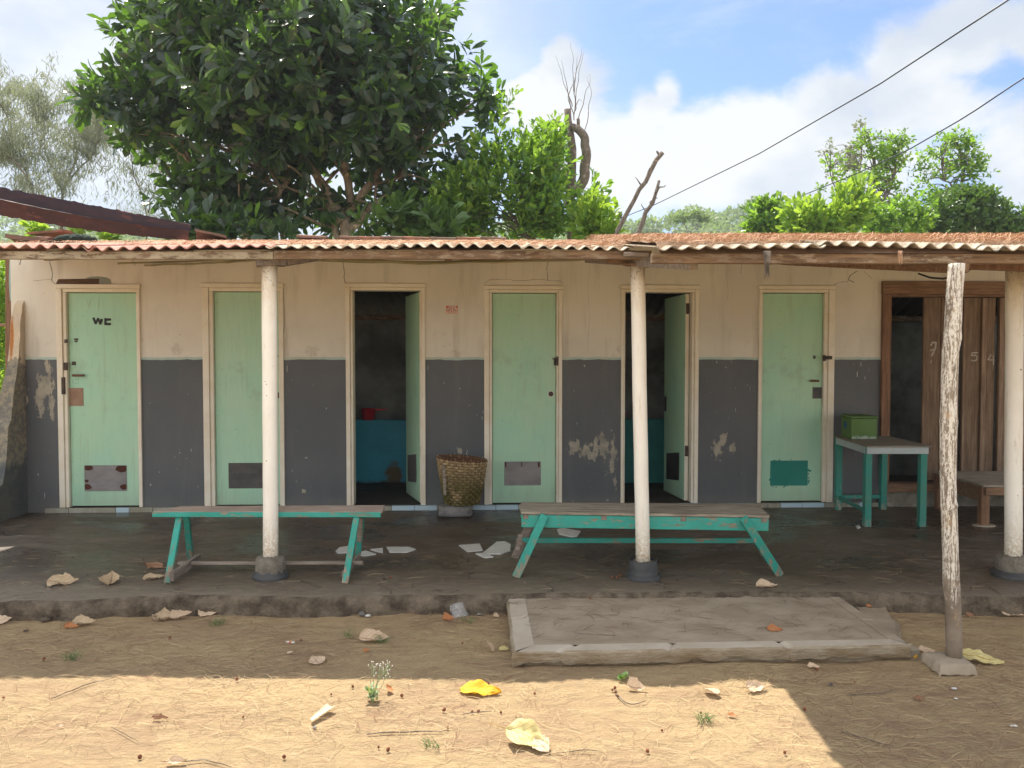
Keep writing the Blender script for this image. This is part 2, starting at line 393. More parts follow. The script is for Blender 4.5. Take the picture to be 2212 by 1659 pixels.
M_wall = wall_material(); M_floor = floor_material(); M_sand = sand_material()
M_crack = simple('crack_dark', (.05, .04, .03), (.09, .075, .055), 20)
M_frame = wood('frame_cream_paint', (.30, .20, .12), (.36, .25, .16), 'Z', 1, .7, paint=(.79, .75, .64), wear=.66, pc2=(.72, .65, .51))
M_frameh = wood('frame_head_paint', (.30, .20, .12), (.36, .25, .16), 'X', 1, .7, paint=(.79, .75, .64), wear=.68, pc2=(.72, .65, .51))
def door_material():
    m, t = mat('door_green_paint'); x, y, z = t.xyz()
    n1 = t.noise(2, 6, .6); n2 = t.noise(8, 7, .7, (2, 2, .35)); n3 = t.noise(50, 5, .7)
    c = t.mix(t.thr(n1, .35, .65), (.36, .635, .47), (.41, .645, .45))
    c = t.mix(t.math('MULTIPLY', t.thr(n2, .52, .7), .25), c, (.29, .44, .31))
    c = t.mix(t.thr(n3, .70, .72), c, (.22, .25, .17))
    c = t.mix(t.math('MULTIPLY', t.thr(t.noise(1.1, 5, .6, (1.5, 1, .6), loc=(7, 3, 3)), .42, .66), .5), c, (.47, .66, .50))
    br = t.noise(60, 4, .6, (1, 1, .05)); c = t.mix(t.math('MULTIPLY', t.thr(br, .48, .66), .10), c, (.26, .44, .34))
    hand = t.math('MULTIPLY', t.math('MULTIPLY', t.thr(z, .9, 1.2), t.thr(z, 1.75, 1.45)), t.thr(t.noise(4, 8, .72, loc=(2, 8, 2)), .50, .68)); c = t.mix(t.math('MULTIPLY', hand, .38), c, (.25, .33, .24))
    foot = t.math('MULTIPLY', t.thr(t.math('ADD', z, t.math('MULTIPLY', n2, .45)), .62, .3), .65); c = t.mix(foot, c, (.33, .43, .32))
    sc = t.thr(t.noise(6, 8, .75, loc=(5, 5, 5)), .66, .69); c = t.mix(t.math('MULTIPLY', sc, .55), c, (.24, .30, .22)); dr = t.noise(9, 6, .7, (1.6, 1, .12), loc=(6, 2, 9)); c = t.mix(t.math('MULTIPLY', t.thr(dr, .55, .68), .28), c, (.30, .40, .28)); scr = t.thr(t.noise(30, 2, .4, (.5, 1, 2.2), loc=(9, 9, 2), dist=1.5), .755, .77); c = t.mix(scr, c, (.20, .26, .19))
    t.done(c, .5, t.bump(t.math('ADD', n1, t.math('MULTIPLY', n3, .2)), .2, .004), .35); return m
M_door = door_material()
M_woodbrown = wood('brown_frame_wood', (.155, .085, .05), (.26, .15, .09), 'Z')
M_woodbrownx = wood('brown_beam_wood', (.15, .09, .055), (.28, .17, .10), 'X')
M_fascia = wood('eave_board_wood', (.11, .07, .042), (.25, .17, .11), 'X', 1, paint=(.42, .36, .26), wear=.505, pc2=(.30, .25, .17))
M_fasciadark = wood('eave_board_bare', (.12, .075, .045), (.29, .19, .11), 'X', 1, paint=(.34, .27, .19), wear=.44, pc2=(.22, .16, .10))
M_greywood = wood('grey_old_wood', (.19, .155, .125), (.34, .29, .245), 'X')
M_greywoody = wood('grey_old_wood_deep', (.15, .12, .10), (.27, .23, .19), 'Y')
M_plank = wood('plank_door_wood', (.13, .085, .055), (.235, .165, .11), 'Z', .8)
M_plank2 = wood('plank_batten_wood', (.18, .12, .08), (.30, .215, .15), 'Z', .8)
M_teal_x = wood('teal_paint_rail', (.23, .17, .12), (.36, .29, .22), 'X', 1, paint=(.035, .30, .245), wear=.53, pc2=(.05, .36, .30))
M_teal_z = wood('teal_paint_leg', (.23, .17, .12), (.36, .29, .22), 'Z', 1, paint=(.03, .28, .225), wear=.54, pc2=(.045, .36, .295))
M_seat = wood('worn_bench_top', (.27, .20, .16), (.46, .38, .31), 'X', 1, paint=(.10, .40, .33), wear=.37)
M_slat = wood('slat_bench_top', (.18, .15, .115), (.37, .33, .265), 'X', 1.2)
M_white = simple('white_pole_paint', (.78, .74, .65), (.70, .65, .54), 5, .45, .4, (1, 1, .4), .15)
def pole_material():
    m, t = mat('pole_white_paint'); x, y, z = t.xyz()
    n = t.noise(10, 7, .7, (1, 1, .4)); n2 = t.noise(60, 5, .75)
    c = t.mix(t.thr(n, .35, .7), (.86, .84, .77), (.80, .77, .69))
    topd = t.thr(t.math('ADD', z, t.math('MULTIPLY', n, .5)), 1.95, 2.4); c = t.mix(t.math('MULTIPLY', topd, .75), c, (.52, .40, .23))
    topb = t.math('MULTIPLY', t.thr(z, 1.80, 2.12), t.thr(n2, .54, .64)); c = t.mix(topb, c, (.10, .08, .05))
    botd = t.math('MULTIPLY', t.thr(t.math('ADD', z, t.math('MULTIPLY', n, .3)), .72, .30), t.thr(n2, .36, .58)); c = t.mix(t.math('MULTIPLY', botd, .85), c, (.42, .30, .15)); c = t.mix(t.math('MULTIPLY', t.thr(t.noise(22, 6, .7, (1, 1, .15), loc=(4, 4, 1)), .56, .7), .5), c, (.50, .42, .30))
    c = t.mix(t.thr(t.noise(32, 3, .6, loc=(3, 2, 2)), .72, .735), c, (.2, .17, .13))
    t.done(c, .4, t.bump(n, .15, .003), .4); return m
M_pole = pole_material()
M_cup = simple('black_bucket_plastic', (.035, .037, .04), (.06, .06, .06), 8, .55, .4)
M_cupc = simple('rough_concrete_plug', (.17, .15, .12), (.30, .27, .22), 14, .95, .2, bs=1., bd=.02)
def bamboo_material():
    m, t = mat('bamboo_limewash'); x, y, z = t.xyz()
    n = t.noise(30, 10, .8, (2.6, 2.6, .22), dist=.8); n2 = t.noise(5, 5, .6); n3 = t.noise(110, 5, .75, (1, 1, .5))
    low = t.thr(z, .50, .10, 0, .17)
    v = t.math('SUBTRACT', t.math('ADD', t.math('MULTIPLY', n, .7), t.math('MULTIPLY', n3, .3)), low)
    woodc = t.mix(t.thr(n2, .4, .65), (.27, .22, .17), (.17, .135, .105))
    c = t.mix(t.thr(v, .485, .515), woodc, (.68, .65, .58))
    c = t.mix(t.math('MULTIPLY', t.thr(t.noise(14, 6, .7, loc=(2, 2, 7)), .6, .68), .6), c, (.45, .30, .16))
    t.done(c, .8, t.bump(v, .6, .004), .2); return m
M_bamboo = bamboo_material()
M_rod = simple('old_bamboo_rod', (.17, .16, .07), (.30, .25, .13), 4, .6)
M_red = sheet_material('red_painted_sheet', (.42, .20, .16), (.50, .29, .235), (.40, .30, .24), .3)
M_asb = sheet_material('fibre_cement_sheet', (.50, .43, .33), (.40, .345, .27), (.58, .52, .42), .8)
M_needle_mat = simple('needle_mat', (.36, .235, .155), (.46, .32, .21), 30, 1., .1, bs=1., bd=.03, bscale=90)
def needle_mat_(name, a, b, c_):
    m, t = mat(name); r = t.rnd_island()
    t.done(t.mix(t.thr(r, .60, .64), t.mix(r, a, b), c_), .8, None, .2); return m
M_needle_roof = needle_mat_('roof_needles', (.48, .29, .18), (.64, .46, .31), (.40, .22, .13))
M_needle_gnd = needle_mat_('ground_needles', (.40, .285, .155), (.56, .43, .26), (.19, .10, .06))
M_rust = simple('rusty_metal', (.075, .028, .02), (.17, .065, .04), 2.5, .6, .4, (1, 2, 3), .5, .01)
M_rustl = simple('rust_pale_patch', (.21, .07, .045), (.28, .10, .06), 6, .8)
M_tile = simple('clay_roof_tile', (.33, .13, .08), (.12, .075, .055), 6, .95, .2, bs=.6, bd=.01)
M_tiled = simple('mossy_clay_tile', (.11, .08, .06), (.21, .12, .085), 5, .95, .2, bs=.8, bd=.01)
M_net = simple('dark_net', (.012, .03, .022), (.03, .055, .04), 50, .9, bs=1., bd=.02)
M_metal = simple('grey_sheet_metal', (.19, .18, .18), (.26, .25, .25), 5, .5, .4, (1, 1, 2), .25, .003)
M_metald = simple('black_sheet_metal', (.05, .05, .05), (.09, .085, .08), 7, .5, .4, (1, 1, 2), .25, .003)
M_rustcorner = simple('rust_corner', (.05, .015, .01), (.10, .035, .02), 20, .85)
M_tealflat = simple('teal_flat_paint', (.012, .20, .16), (.02, .235, .19), 6, .55)
M_patch = simple('brown_board_patch', (.34, .23, .16), (.27, .17, .115), 12, .8)
M_black = simple('black_tape', (.012, .012, .012), (.02, .02, .02), 10, .5)
M_handle = simple('dark_wood_handle', (.10, .045, .02), (.15, .07, .035), 20, .7, stretch=(1, 6, 6))
M_iron = simple('old_iron', (.03, .025, .02), (.08, .05, .035), 20, .6, .4)
M_galv = simple('galvanised', (.45, .44, .40), (.35, .30, .24), 18, .45, .5, metal=.3)
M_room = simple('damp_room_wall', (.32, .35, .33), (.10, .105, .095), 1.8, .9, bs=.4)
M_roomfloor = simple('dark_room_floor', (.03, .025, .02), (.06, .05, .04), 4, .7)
def tub_material():
    m, t = mat('blue_tub_paint'); x, y, z = t.xyz()
    n = t.noise(5, 7, .7); c = t.mix(t.thr(n, .35, .65), (.03, .30, .42), (.04, .36, .50))
    e = t.ell(x, z, -1.27, .24, .10, .17); st = t.thr(t.math('ADD', e, t.math('MULTIPLY', t.math('SUBTRACT', n, .5), 2.5)), 1., .5)
    c = t.mix(st, c, (.11, .08, .035)); c = t.mix(t.thr(t.math('ADD', z, t.math('MULTIPLY', n, .12)), .25, .2), c, (.03, .03, .025))
    t.done(c, .6, t.bump(n, .3, .005), .4); return m
M_tub = tub_material()
M_tub2 = simple('green_tub_paint', (.02, .22, .22), (.03, .28, .25), 5, .6)
M_redp = simple('red_plastic', (.55, .02, .03), (.60, .03, .04), 5, .35, .5)
M_basket = None
def basket_material():
    m, t = mat('woven_bamboo'); x, y, z = t.xyz()
    n = t.noise(7, 6, .7); r = t.noise(60, 3, .6, (1, 1, .5))
    c = t.mix(t.thr(r, .35, .65), (.50, .37, .20), (.27, .19, .10))
    moss = t.math('MULTIPLY', t.thr(t.math('ADD', z, t.math('MULTIPLY', n, .35)), .82, .50), t.thr(n, .30, .52)); c = t.mix(t.math('MULTIPLY', moss, .92), c, (.085, .08, .015))
    t.done(c, .75, t.bump(r, .4, .003), .3); return m
M_basket = basket_material()
M_stone = simple('grey_stone', (.15, .145, .14), (.26, .25, .24), 18, .95, .2, bs=.9, bd=.01)
M_skirt = simple('skirting_tile', (.40, .40, .34), (.24, .22, .16), 5, .4, .5, (1, 1, .3), .2)
M_skirtb = simple('skirting_tile_blue', (.40, .56, .66), (.44, .56, .62), 9, .35, .5)
M_plinth = simple('rough_plinth', (.20, .18, .14), (.33, .31, .26), 9, .95, .2, bs=1., bd=.02)
M_kerb = simple('kerb_cement', (.40, .34, .265), (.50, .44, .36), 5, .9, .2, bs=.6, bd=.006)
M_kerbf = simple('kerb_face_cement', (.21, .15, .085), (.37, .32, .24), 5, .95, .2, (1, 1, 4), .9, .012)
M_plat = simple('platform_cement', (.27, .215, .155), (.37, .31, .235), 4, .9, .2, (1, 1.6, 1), .6, .006)
M_edge = simple('broken_slab_edge', (.075, .058, .042), (.25, .20, .145), 9, .95, .2, bs=1., bd=.03)
M_boxg = wood('green_box_paint', (.25, .2, .15), (.35, .3, .22), 'X', .7, paint=(.085, .165, .035), wear=.60, pc2=(.10, .20, .06))
M_boxw = simple('box_worn_white', (.45, .48, .42), (.12, .25, .12), 16, .8, stretch=(1, 1, .5))
M_blueink = simple('blue_daub', (.02, .12, .28), (.03, .16, .35), 20, .7)
M_tabletop = wood('table_top_board', (.17, .15, .12), (.28, .25, .20), 'X', .5)
M_tablewhite = wood('table_apron_paint', (.3, .3, .28), (.4, .4, .37), 'X', .8, paint=(.42, .49, .50), wear=.60, pc2=(.36, .42, .43))
M_tabteal = wood('table_leg_paint', (.26, .24, .18), (.36, .33, .27), 'Z', 1, paint=(.03, .235, .19), wear=.58, pc2=(.06, .22, .17))
M_shard = simple('white_tile_shard', (.66, .66, .63), (.56, .56, .53), 12, .35, .5)
M_orange = simple('orange_print', (.62, .14, .06), (.58, .16, .08), 10, .6)
M_paper = simple('white_paper', (.74, .70, .64), (.68, .62, .56), 10, .7)
M_ink = simple('dark_ink', (.12, .06, .05), (.16, .09, .07), 10, .7)
M_chalk = simple('white_numeral_paint', (.50, .47, .40), (.30, .26, .21), 40, .8)
M_leafbig = leaf_material('big_tree_leaves', (.018, .034, .026), (.045, .072, .050), (.14, .25, .04), .24, .30, .91, (.20, .42, .03))
M_leafmid = leaf_material('shrub_leaves', (.06, .14, .024), (.115, .225, .038), (.27, .40, .05), .38, .40, .70, (.30, .52, .04))
M_leafbright = leaf_material('bright_leaves', (.10, .22, .025), (.17, .31, .035), (.30, .42, .05), .40, .42, .8, (.40, .58, .05))
M_leafdark = leaf_material('dark_leaves', (.05, .105, .028), (.095, .175, .042), (.12, .20, .04), .25, .40, .9, (.16, .30, .03))
M_leaffar = leaf_material('far_leaves', (.13, .20, .06), (.20, .28, .09), (.28, .33, .10), .3, .7, .9, (.28, .40, .10))
M_casu = leaf_material('casuarina_sprays', (.24, .26, .18), (.34, .36, .25), (.40, .41, .30), .3, .8, .9, (.22, .26, .12))
M_bark = bark('pale_bark', (.20, .15, .10), (.36, .29, .21))
M_barkd = bark('grey_bark', (.12, .10, .08), (.24, .20, .165), 1.5)
M_twig = simple('thin_twig', (.14, .11, .09), (.22, .18, .14), 20)
M_wire = simple('black_cable', (.03, .03, .035), (.04, .04, .045), 5, .5)
M_wirew = simple('pale_cable', (.45, .45, .45), (.40, .40, .40), 5, .5)
M_cone = simple('seed_cone', (.36, .13, .06), (.20, .07, .04), 60, .9, bs=1., bd=.01)
M_weed = leaf_material('weed_leaves', (.10, .20, .06), (.16, .26, .09), (.3, .36, .18), .3, .6, .9)
M_weedpale = leaf_material('pale_weed_leaves', (.28, .36, .20), (.36, .42, .26), (.5, .5, .4), .25, .7, .9)
def plastic():
    m, t = mat('clear_plastic_cup'); p = t.n('ShaderNodeBsdfTransparent'); g = t.n('ShaderNodeBsdfPrincipled')
    g.inputs['Base Color'].default_value = (.8, .83, .85, 1); g.inputs['Roughness'].default_value = .25
    mx = t.n('ShaderNodeMixShader'); mx.inputs[0].default_value = .16
    t.t.links.new(p.outputs[0], mx.inputs[1]); t.t.links.new(g.outputs[0], mx.inputs[2])
    o = t.n('ShaderNodeOutputMaterial'); t.t.links.new(mx.outputs[0], o.inputs[0]); return m
M_plastic = plastic()
def dry(name, c1, c2, vein):
    m, t = mat(name); uv = t.n('ShaderNodeUVMap').outputs[0]; u, v, _ = t.xyz(uv)
    av = t.math('ABSOLUTE', t.math('SUBTRACT', v, .5))
    mid = t.thr(av, .035, .012)
    ph = t.math('FRACT', t.math('MULTIPLY', t.math('SUBTRACT', u, t.math('MULTIPLY', av, .8)), 7.))
    side = t.thr(t.math('ABSOLUTE', t.math('SUBTRACT', ph, .5)), .11, .03)
    n = t.noise(30, 6, .7); c = t.mix(t.thr(n, .35, .68), c1, c2)
    vm = t.math('MAXIMUM', mid, t.math('MULTIPLY', side, .6)); c = t.mix(vm, c, vein)
    t.done(c, .7, t.bump(t.math('ADD', t.math('MULTIPLY', n, .6), vm), .4, .003), .3, transl=.15); return m
M_dry = dry('dry_tan_leaf', (.56, .43, .28), (.46, .34, .21), (.24, .16, .10))
M_dryb = dry('dry_brown_leaf', (.33, .18, .10), (.24, .12, .07), (.40, .26, .16))
M_dryp = dry('dry_pale_leaf', (.68, .52, .37), (.58, .44, .30), (.33, .21, .13))
M_dryo = dry('dry_orange_leaf', (.48, .19, .07), (.38, .15, .06), (.5, .3, .15))
M_yel = dry('yellow_leaf', (.72, .40, .02), (.66, .36, .02), (.80, .52, .06))
M_yelp = dry('pale_yellow_leaf', (.66, .58, .28), (.60, .51, .23), (.42, .28, .08))
M_greenl = dry('old_green_leaf', (.15, .15, .045), (.20, .19, .06), (.24, .22, .1))

# ------------------------------------------------------------------ ground
def ground_z(x, y):
    if not (-6 < x < 6 and 1 < y < 6): return 0.
    return .012 * ns(x, y * 1.5, 0, 1.3) + .010 * ns(x, y * 2.6, 2, 3.2) + .006 * ns(x, y * 2.5, 5, 9) - .022 * max(0, ns(x, y * 1.4, 8, 3.1) - .28) + .004 * math.sin((y + .12 * ns(x, y, 3, 1.5)) * 42) * max(0, ns(x, y, 6, .8) + .25)
def build_ground():
    def axis(a, b, fine, far):
        xs = list(np.arange(a, b + 1e-6, fine)); lo, hi = [], []
        st = fine
        x = a
        while x > -far: st *= 1.35; x -= st; lo.append(x)
        st = fine; x = b
        while x < far: st *= 1.35; x += st; hi.append(x)
        return np.array(lo[::-1] + xs + hi)
    X = axis(-4.2, 4.6, .045, 210); Y = axis(1.6, 4.9, .035, 210)
    nx, ny = len(X), len(Y); V = np.zeros((nx * ny, 3))
    for j, y in enumerate(Y):
        for i, x in enumerate(X):
            f = 1 if (-6 < x < 6 and 1 < y < 6) else 0
            z = 0
            if f:
                z = ground_z(x, y)
            V[j * nx + i] = (x, y, z - .004)
    idx = np.arange(nx * ny).reshape(ny, nx)
    q = np.stack([idx[:-1, :-1], idx[:-1, 1:], idx[1:, 1:], idx[1:, :-1]], -1).reshape(-1, 4)
    me = fast_mesh('ground', V, q.ravel(), np.arange(len(q)) * 4, None)
    me.polygons.foreach_set('use_smooth', [True] * len(q))
    o = link('ground', me, M_sand, origin=(0, 0, 0)); tag(o, kind='structure')
build_ground()

# ------------------------------------------------------------------ porch floor
def build_porch():
    edge_px = [(-700, 1315), (-100, 1303), (0, 1301), (150, 1300), (260, 1294), (400, 1288), (600, 1292), (800, 1290), (1000, 1287), (1095, 1286), (1300, 1282), (1800, 1281), (2000, 1285), (2212, 1292), (2900, 1300)]
    ed = [on_z(a, b, FZ) for a, b in edge_px]
    def ey(x):
        for p, q in zip(ed, ed[1:]):
            if p.x <= x <= q.x: return p.y + (q.y - p.y) * (x - p.x) / (q.x - p.x)
        return ed[-1].y if x > 0 else ed[0].y
    mb = MB(); xs = np.arange(-5.6, 6.6, .035); n = len(xs)
    prof = [(0., -.02), (-.006, .03), (0.0, .07), (.012, .095), (.035, .103), (.08, .105), (.16, .105), (.3, .105), (.5, .105), (.8, .105), (1.2, .105), (1.8, .105), (2.4, .105), (2.9, .105), (3.0, .105)]
    b = 0
    cracks = [-3.1, -2.05, -1.32, -.88, -.33, .35, 1.4, 2.6, 3.35]
    for (d, z) in prof:
        for x in xs:
            y0 = ey(x); lip = 1 if d < .2 else 0
            r = .024 * ns(x, 0, z, 2.2) + .022 * ns(x, z * 14, 3, 9) + .012 * ns(x, z * 30, 8, 21)
            cr = sum(max(0, 1 - abs(x - c + .02 * ns(d * 8, c, 0, 3)) / .022) for c in cracks) if d < .14 else 0
            yy = y0 + d + (r if lip else 0) + cr * .02
            zz = z + (.006 * ns(x, d, 9, 7) if .03 < z and lip else .003 * ns(x, yy, 0, 2)) - (cr * .012 if z > .06 else 0)
            mb.v.append((x, yy, zz))
    for j in range(len(prof) - 1):
        for i in range(n - 1):
            a = j * n + i; mb.f.append((a, a + 1, a + n + 1, a + n)); mb.m.append(1 if j < 4 else 0); mb.sm.append(True)
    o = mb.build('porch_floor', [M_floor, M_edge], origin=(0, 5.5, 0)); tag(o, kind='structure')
build_porch()

# ------------------------------------------------------------------ building
bld = thing('toilet_block', (WP(4, FZ).x, WP(4, FZ).y, 0), 'long low toilet block with pale green doors, cream upper wall and grey lower wall', 'building')
RS = .158; RD0, RZ0 = 3.80, 2.03            # roof plane: z = RZ0 + RS * (D - RD0)
def roofz(D): return RZ0 + RS * (D - RD0)
RIDGE = 7.55
TH = .12
ULEFT = U(28); URIGHT = U(2212) + 1.6
FLOORZ = .15
doors = [  # panel left, right (at mid height), frame outer left, right, frame top, opening top, opening bottom
    (146, 297, 126, 306, 614, 631, 1103), (462, 603, 440, 614, 612, 629, 1098), (763, 908, 748, 919, 612, 627, 1091),
    (1063, 1202, 1046, 1214, 617, 632, 1085), (1350, 1494, 1341, 1508, 616, 631, 1084), (1646, 1779, 1637, 1800, 617, 632, 1083),
    (1922, 2330, 1901, 2350, 608, 636, 1040)]
D = []
for (a, b, oa, ob, ft, ot, obt) in doors:
    D.append(dict(a=U(a), b=U(b), oa=U(oa), ob=U(ob), ft=Z(ft, a), ot=Z(ot, a), bot=Z(obt, a)))
ZTOP = roofz(7.15) - .03
# wall
mb = MB()
ub = sorted([ULEFT, URIGHT] + [d['oa'] + .01 for d in D] + [d['ob'] - .01 for d in D])
prev = ULEFT
def wcell(u0, u1, z0, z1):
    if u1 - u0 < .001 or z1 - z0 < .001: return
    mb.poly([WP(u0, z0), WP(u1, z0), WP(u1, z1), WP(u0, z1)]); mb.poly([WP(u1, z0, -TH), WP(u0, z0, -TH), WP(u0, z1, -TH), WP(u1, z1, -TH)])
for d in D:
    wcell(prev, d['oa'] + .01, FZ - .02, ZTOP); wcell(d['oa'] + .01, d['ob'] - .01, d['ft'] - .01, ZTOP)
    prev = d['ob'] - .01
wcell(prev, URIGHT, FZ - .02, ZTOP)
mb.poly([WP(ULEFT, FZ - .02, -TH), WP(ULEFT, FZ - .02), WP(ULEFT, ZTOP), WP(ULEFT, ZTOP, -TH)])
# cracks as thin dark ribbons on the plaster
def crack(pts, w_=.004, seed=1.):
    P = [WP(*wal(a, b), .0015) for a, b in pts]; P = wob(P, max(6, len(P) * 6), .018, seed)
    P = [p + TN * ((WP(0, 0, .0015) - p).dot(TN)) for p in P]
    for i, (p, q) in enumerate(zip(P, P[1:])):
        dd = (q - p).normalized(); sd = dd.cross(TN).normalized(); w0 = w_ * (.4 + .8 * abs(ns(i, seed, 2, .9))); w1 = w_ * (.4 + .8 * abs(ns(i + 1, seed, 2, .9)))
        mb.poly([p - sd * w0 / 2, p + sd * w0 / 2, q + sd * w1 / 2, q - sd * w1 / 2], 1)
crack([(88, 552), (106, 562), (112, 590), (110, 605), (118, 614)], .008, 1); crack([(46, 552), (42, 572)], .008, 2)
crack([(743, 560), (745, 588), (742, 600), (746, 612)], .006, 3); crack([(742, 564), (746, 610)], .003, 8)
crack([(1184, 560), (1180, 580), (1183, 604)], .007, 4); crack([(1106, 606), (1214, 605), (1216, 614)], .004, 5); crack([(1047, 690), (1047, 612), (1056, 605), (1106, 604)], .004, 6)
crack([(1852, 586), (1838, 596), (1833, 606), (1845, 611)], .009, 7); crack([(1833, 607), (1815, 610), (1801, 617)], .005, 9); crack([(1866, 585), (1884, 602)], .004, 10)
crack([(281, 552), (286, 562), (292, 574)], .005, 11); crack([(1604, 562), (1602, 590)], .004, 12); crack([(1272, 558), (1269, 764)], .0018, 13)
crack([(1094, 560), (1092, 600)], .003, 14); crack([(1900, 1010), (1898, 780)], .007, 15); crack([(1571, 560), (1569, 650)], .002, 16)
crack([(72, 605), (110, 604)], .004, 17); crack([(1800, 617), (1802, 700)], .004, 18); crack([(747, 690), (747, 612)], .003, 19); crack([(612, 760), (614, 613)], .003, 21)
mb.build('wall', [M_wall, M_crack], bld)
# end wall, partitions and back wall with rooms behind the open doors
BACKN = -1.62
mb = MB()
wbox(mb, ULEFT, ULEFT + TH, FZ, 2.0, BACKN, -TH - .002)
wbox(mb, ULEFT - .01, URIGHT, FZ, 1.985, BACKN - .12, BACKN)
for p in (375, 683, 985, 1279, 1572, 1852): wbox(mb, U(p) - .05, U(p) + .05, FZ, 2.02, BACKN + .002, -TH - .002)
wbox(mb, URIGHT - .1, URIGHT, FZ, 2.0, BACKN + .002, -TH - .002)
for p in (375, 683, 985, 1279, 1572, 1852):       # gable tops of the partitions
    u = U(p)
    mb.hexa([WP(u - .05, 2.022, BACKN + .05), WP(u + .05, 2.022, BACKN + .05), WP(u + .05, 2.022, -TH - .01), WP(u - .05, 2.022, -TH - .01),
             WP(u - .05, 2.03, BACKN + .05), WP(u + .05, 2.03, BACKN + .05), WP(u + .05, 2.47, -TH - .01), WP(u - .05, 2.47, -TH - .01)])
for u in (ULEFT + .06,):
    mb.hexa([WP(u - .06, 2.002, BACKN + .05), WP(u + .06, 2.002, BACKN + .05), WP(u + .06, 2.002, -TH - .01), WP(u - .06, 2.002, -TH - .01),
             WP(u - .06, 2.01, BACKN + .05), WP(u + .06, 2.01, BACKN + .05), WP(u + .06, 2.47, -TH - .01), WP(u - .06, 2.47, -TH - .01)])
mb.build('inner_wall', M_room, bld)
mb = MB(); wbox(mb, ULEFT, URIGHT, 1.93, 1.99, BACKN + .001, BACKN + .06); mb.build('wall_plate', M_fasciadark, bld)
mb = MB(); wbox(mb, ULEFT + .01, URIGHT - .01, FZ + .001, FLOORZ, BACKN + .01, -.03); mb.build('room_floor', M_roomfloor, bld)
# skirting tiles
mb = MB(); rs = random.Random(3); u = U(95)
while u < U(1898):
    wdt = .21 if rs.random() < .75 else .12
    wbox(mb, u, u + wdt - .004, FZ - .01, FLOORZ - .004 + rs.uniform(-.002, .002), -.01, .022 + rs.uniform(0, .003), 1 if rs.random() < .28 else 0); u += wdt
mb.build('skirting', [M_skirt, M_skirtb], bld, bevel=.002)
mb = MB()
mb.grid(lambda a, b: WP(U(1898) + a * (URIGHT - U(1898)), FZ - .01 + b * .155, .03 + .025 * ns(a * 30, b * 4, 0, 1.) - .03 * b), 90, 5)
mb.build('plinth', M_plinth, bld)
# frames
for i, d in enumerate(D[:6]):
    mb = MB(); a, b, oa, ob, ft, ot, bt = d['a'], d['b'], d['oa'], d['ob'], d['ft'], d['ot'], FLOORZ
    m1 = oa + (a - oa) * .62; m2 = b + (ob - b) * .38; mt = ot + (ft - ot) * .45
    e = .0012
    wbox(mb, oa, m1, bt, mt - e, -TH, .018 + i * .0003); wbox(mb, m1 + e, a, bt, ot - e, -TH, .004)
    wbox(mb, m2, ob, bt, mt - e, -TH, .018); wbox(mb, b, m2 - e, bt, ot - e, -TH, .004)
    wbox(mb, oa - .008, ob + .006, mt, ft, -TH, .022, 1); wbox(mb, m1 + e, m2 - e, ot, mt - e, -TH, .006, 1)
    mb.build('door_frame', [M_frame, M_frameh], bld, bevel=.003)
# closed doors
def door_part(name, mb, mtl, par, **k): return mb.build(name, mtl, par, **k)
def rect_px(mb, x0, x1, y0, y1, n0, n1, mi=0):
    ym = (y0 + y1) / 2; xm = (x0 + x1) / 2
    wbox(mb, wal(x0, ym, n1)[0], wal(x1, ym, n1)[0], wal(xm, y1, n1)[1], wal(xm, y0, n1)[1], n0, n1, mi)
PN = -.03
def shut(i):
    d = D[i]; mb = MB(); wbox(mb, d['a'] + .004, d['b'] - .004, FLOORZ + .008, d['ot'] - .006, PN - .035, PN)
    return mb.build('door', M_door, bld, bevel=.002)
d1 = shut(0); d2 = shut(1); d4 = shut(3); d6 = shut(5)
mb = MB(); rect_px(mb, 182, 274, 1005, 1061, PN, PN + .004)
mb.build('kick_plate', M_metal, d1, bevel=.006)
for (cxp, cyp, r, k) in [(190, 1010, 9, 5), (264, 1012, 12, 6), (189, 1052, 8, 5), (268, 1052, 8, 5), (187, 1039, 4, 6)]:
    P = []
    for q in range(11):
        t = q / 11 * 2 * math.pi; rr = r * (1 + .25 * ns(q, cxp, 0, .7)); X_ = min(max(cxp + rr * math.cos(t) * 1.2, 183), 273); Y_ = min(max(cyp + rr * math.sin(t) * .75, 1006), 1060)
        P.append(WP(*wal(X_, Y_, PN + .0052), PN + .0052))
    mb = MB(); mb.poly(P); mb.build('rust_stain', M_rustcorner, d1)
# W and C made of tape
mb = MB()
def stroke(pts, w_=4.2, lift=.0022):
    for k, (a, b) in enumerate(zip(pts, pts[1:])):
        p = WP(*wal(*a, PN), PN + lift + .0003 * k); q = WP(*wal(*b, PN), PN + lift + .0003 * k); dd = (q - p).normalized(); sd = dd.cross(TN).normalized() * (w_ / 2 / 232)
        p = p - dd * .004; q = q + dd * .004
        mb.poly([p - sd, p + sd, q + sd, q - sd])
stroke([(202, 687), (207, 699)], 5); stroke([(207, 699), (212, 688)], 4, .003); stroke([(212, 688), (217, 700)], 4, .0038); stroke([(217, 700), (220, 690)], 5, .0046)
stroke([(228, 688), (228, 701)], 5); stroke([(227, 691), (239, 690)], 5, .003); stroke([(227, 700), (239, 700)], 5, .0036)
mb.build('tape_lettering', M_black, d1)
mb = MB(); stroke([(186, 645), (191, 663)], 1.5); stroke([(191, 663), (197, 647)], 1.5, .003); stroke([(213, 645), (213, 665)], 1.5)
mb.build('faint_lettering', simple('faint_green', (.42, .58, .44), (.38, .55, .41), 20, .6), d1)
mb = MB(); rect_px(mb, 149.5, 180, 838, 877, PN, PN + .003); mb.build('board_patch', M_patch, d1)
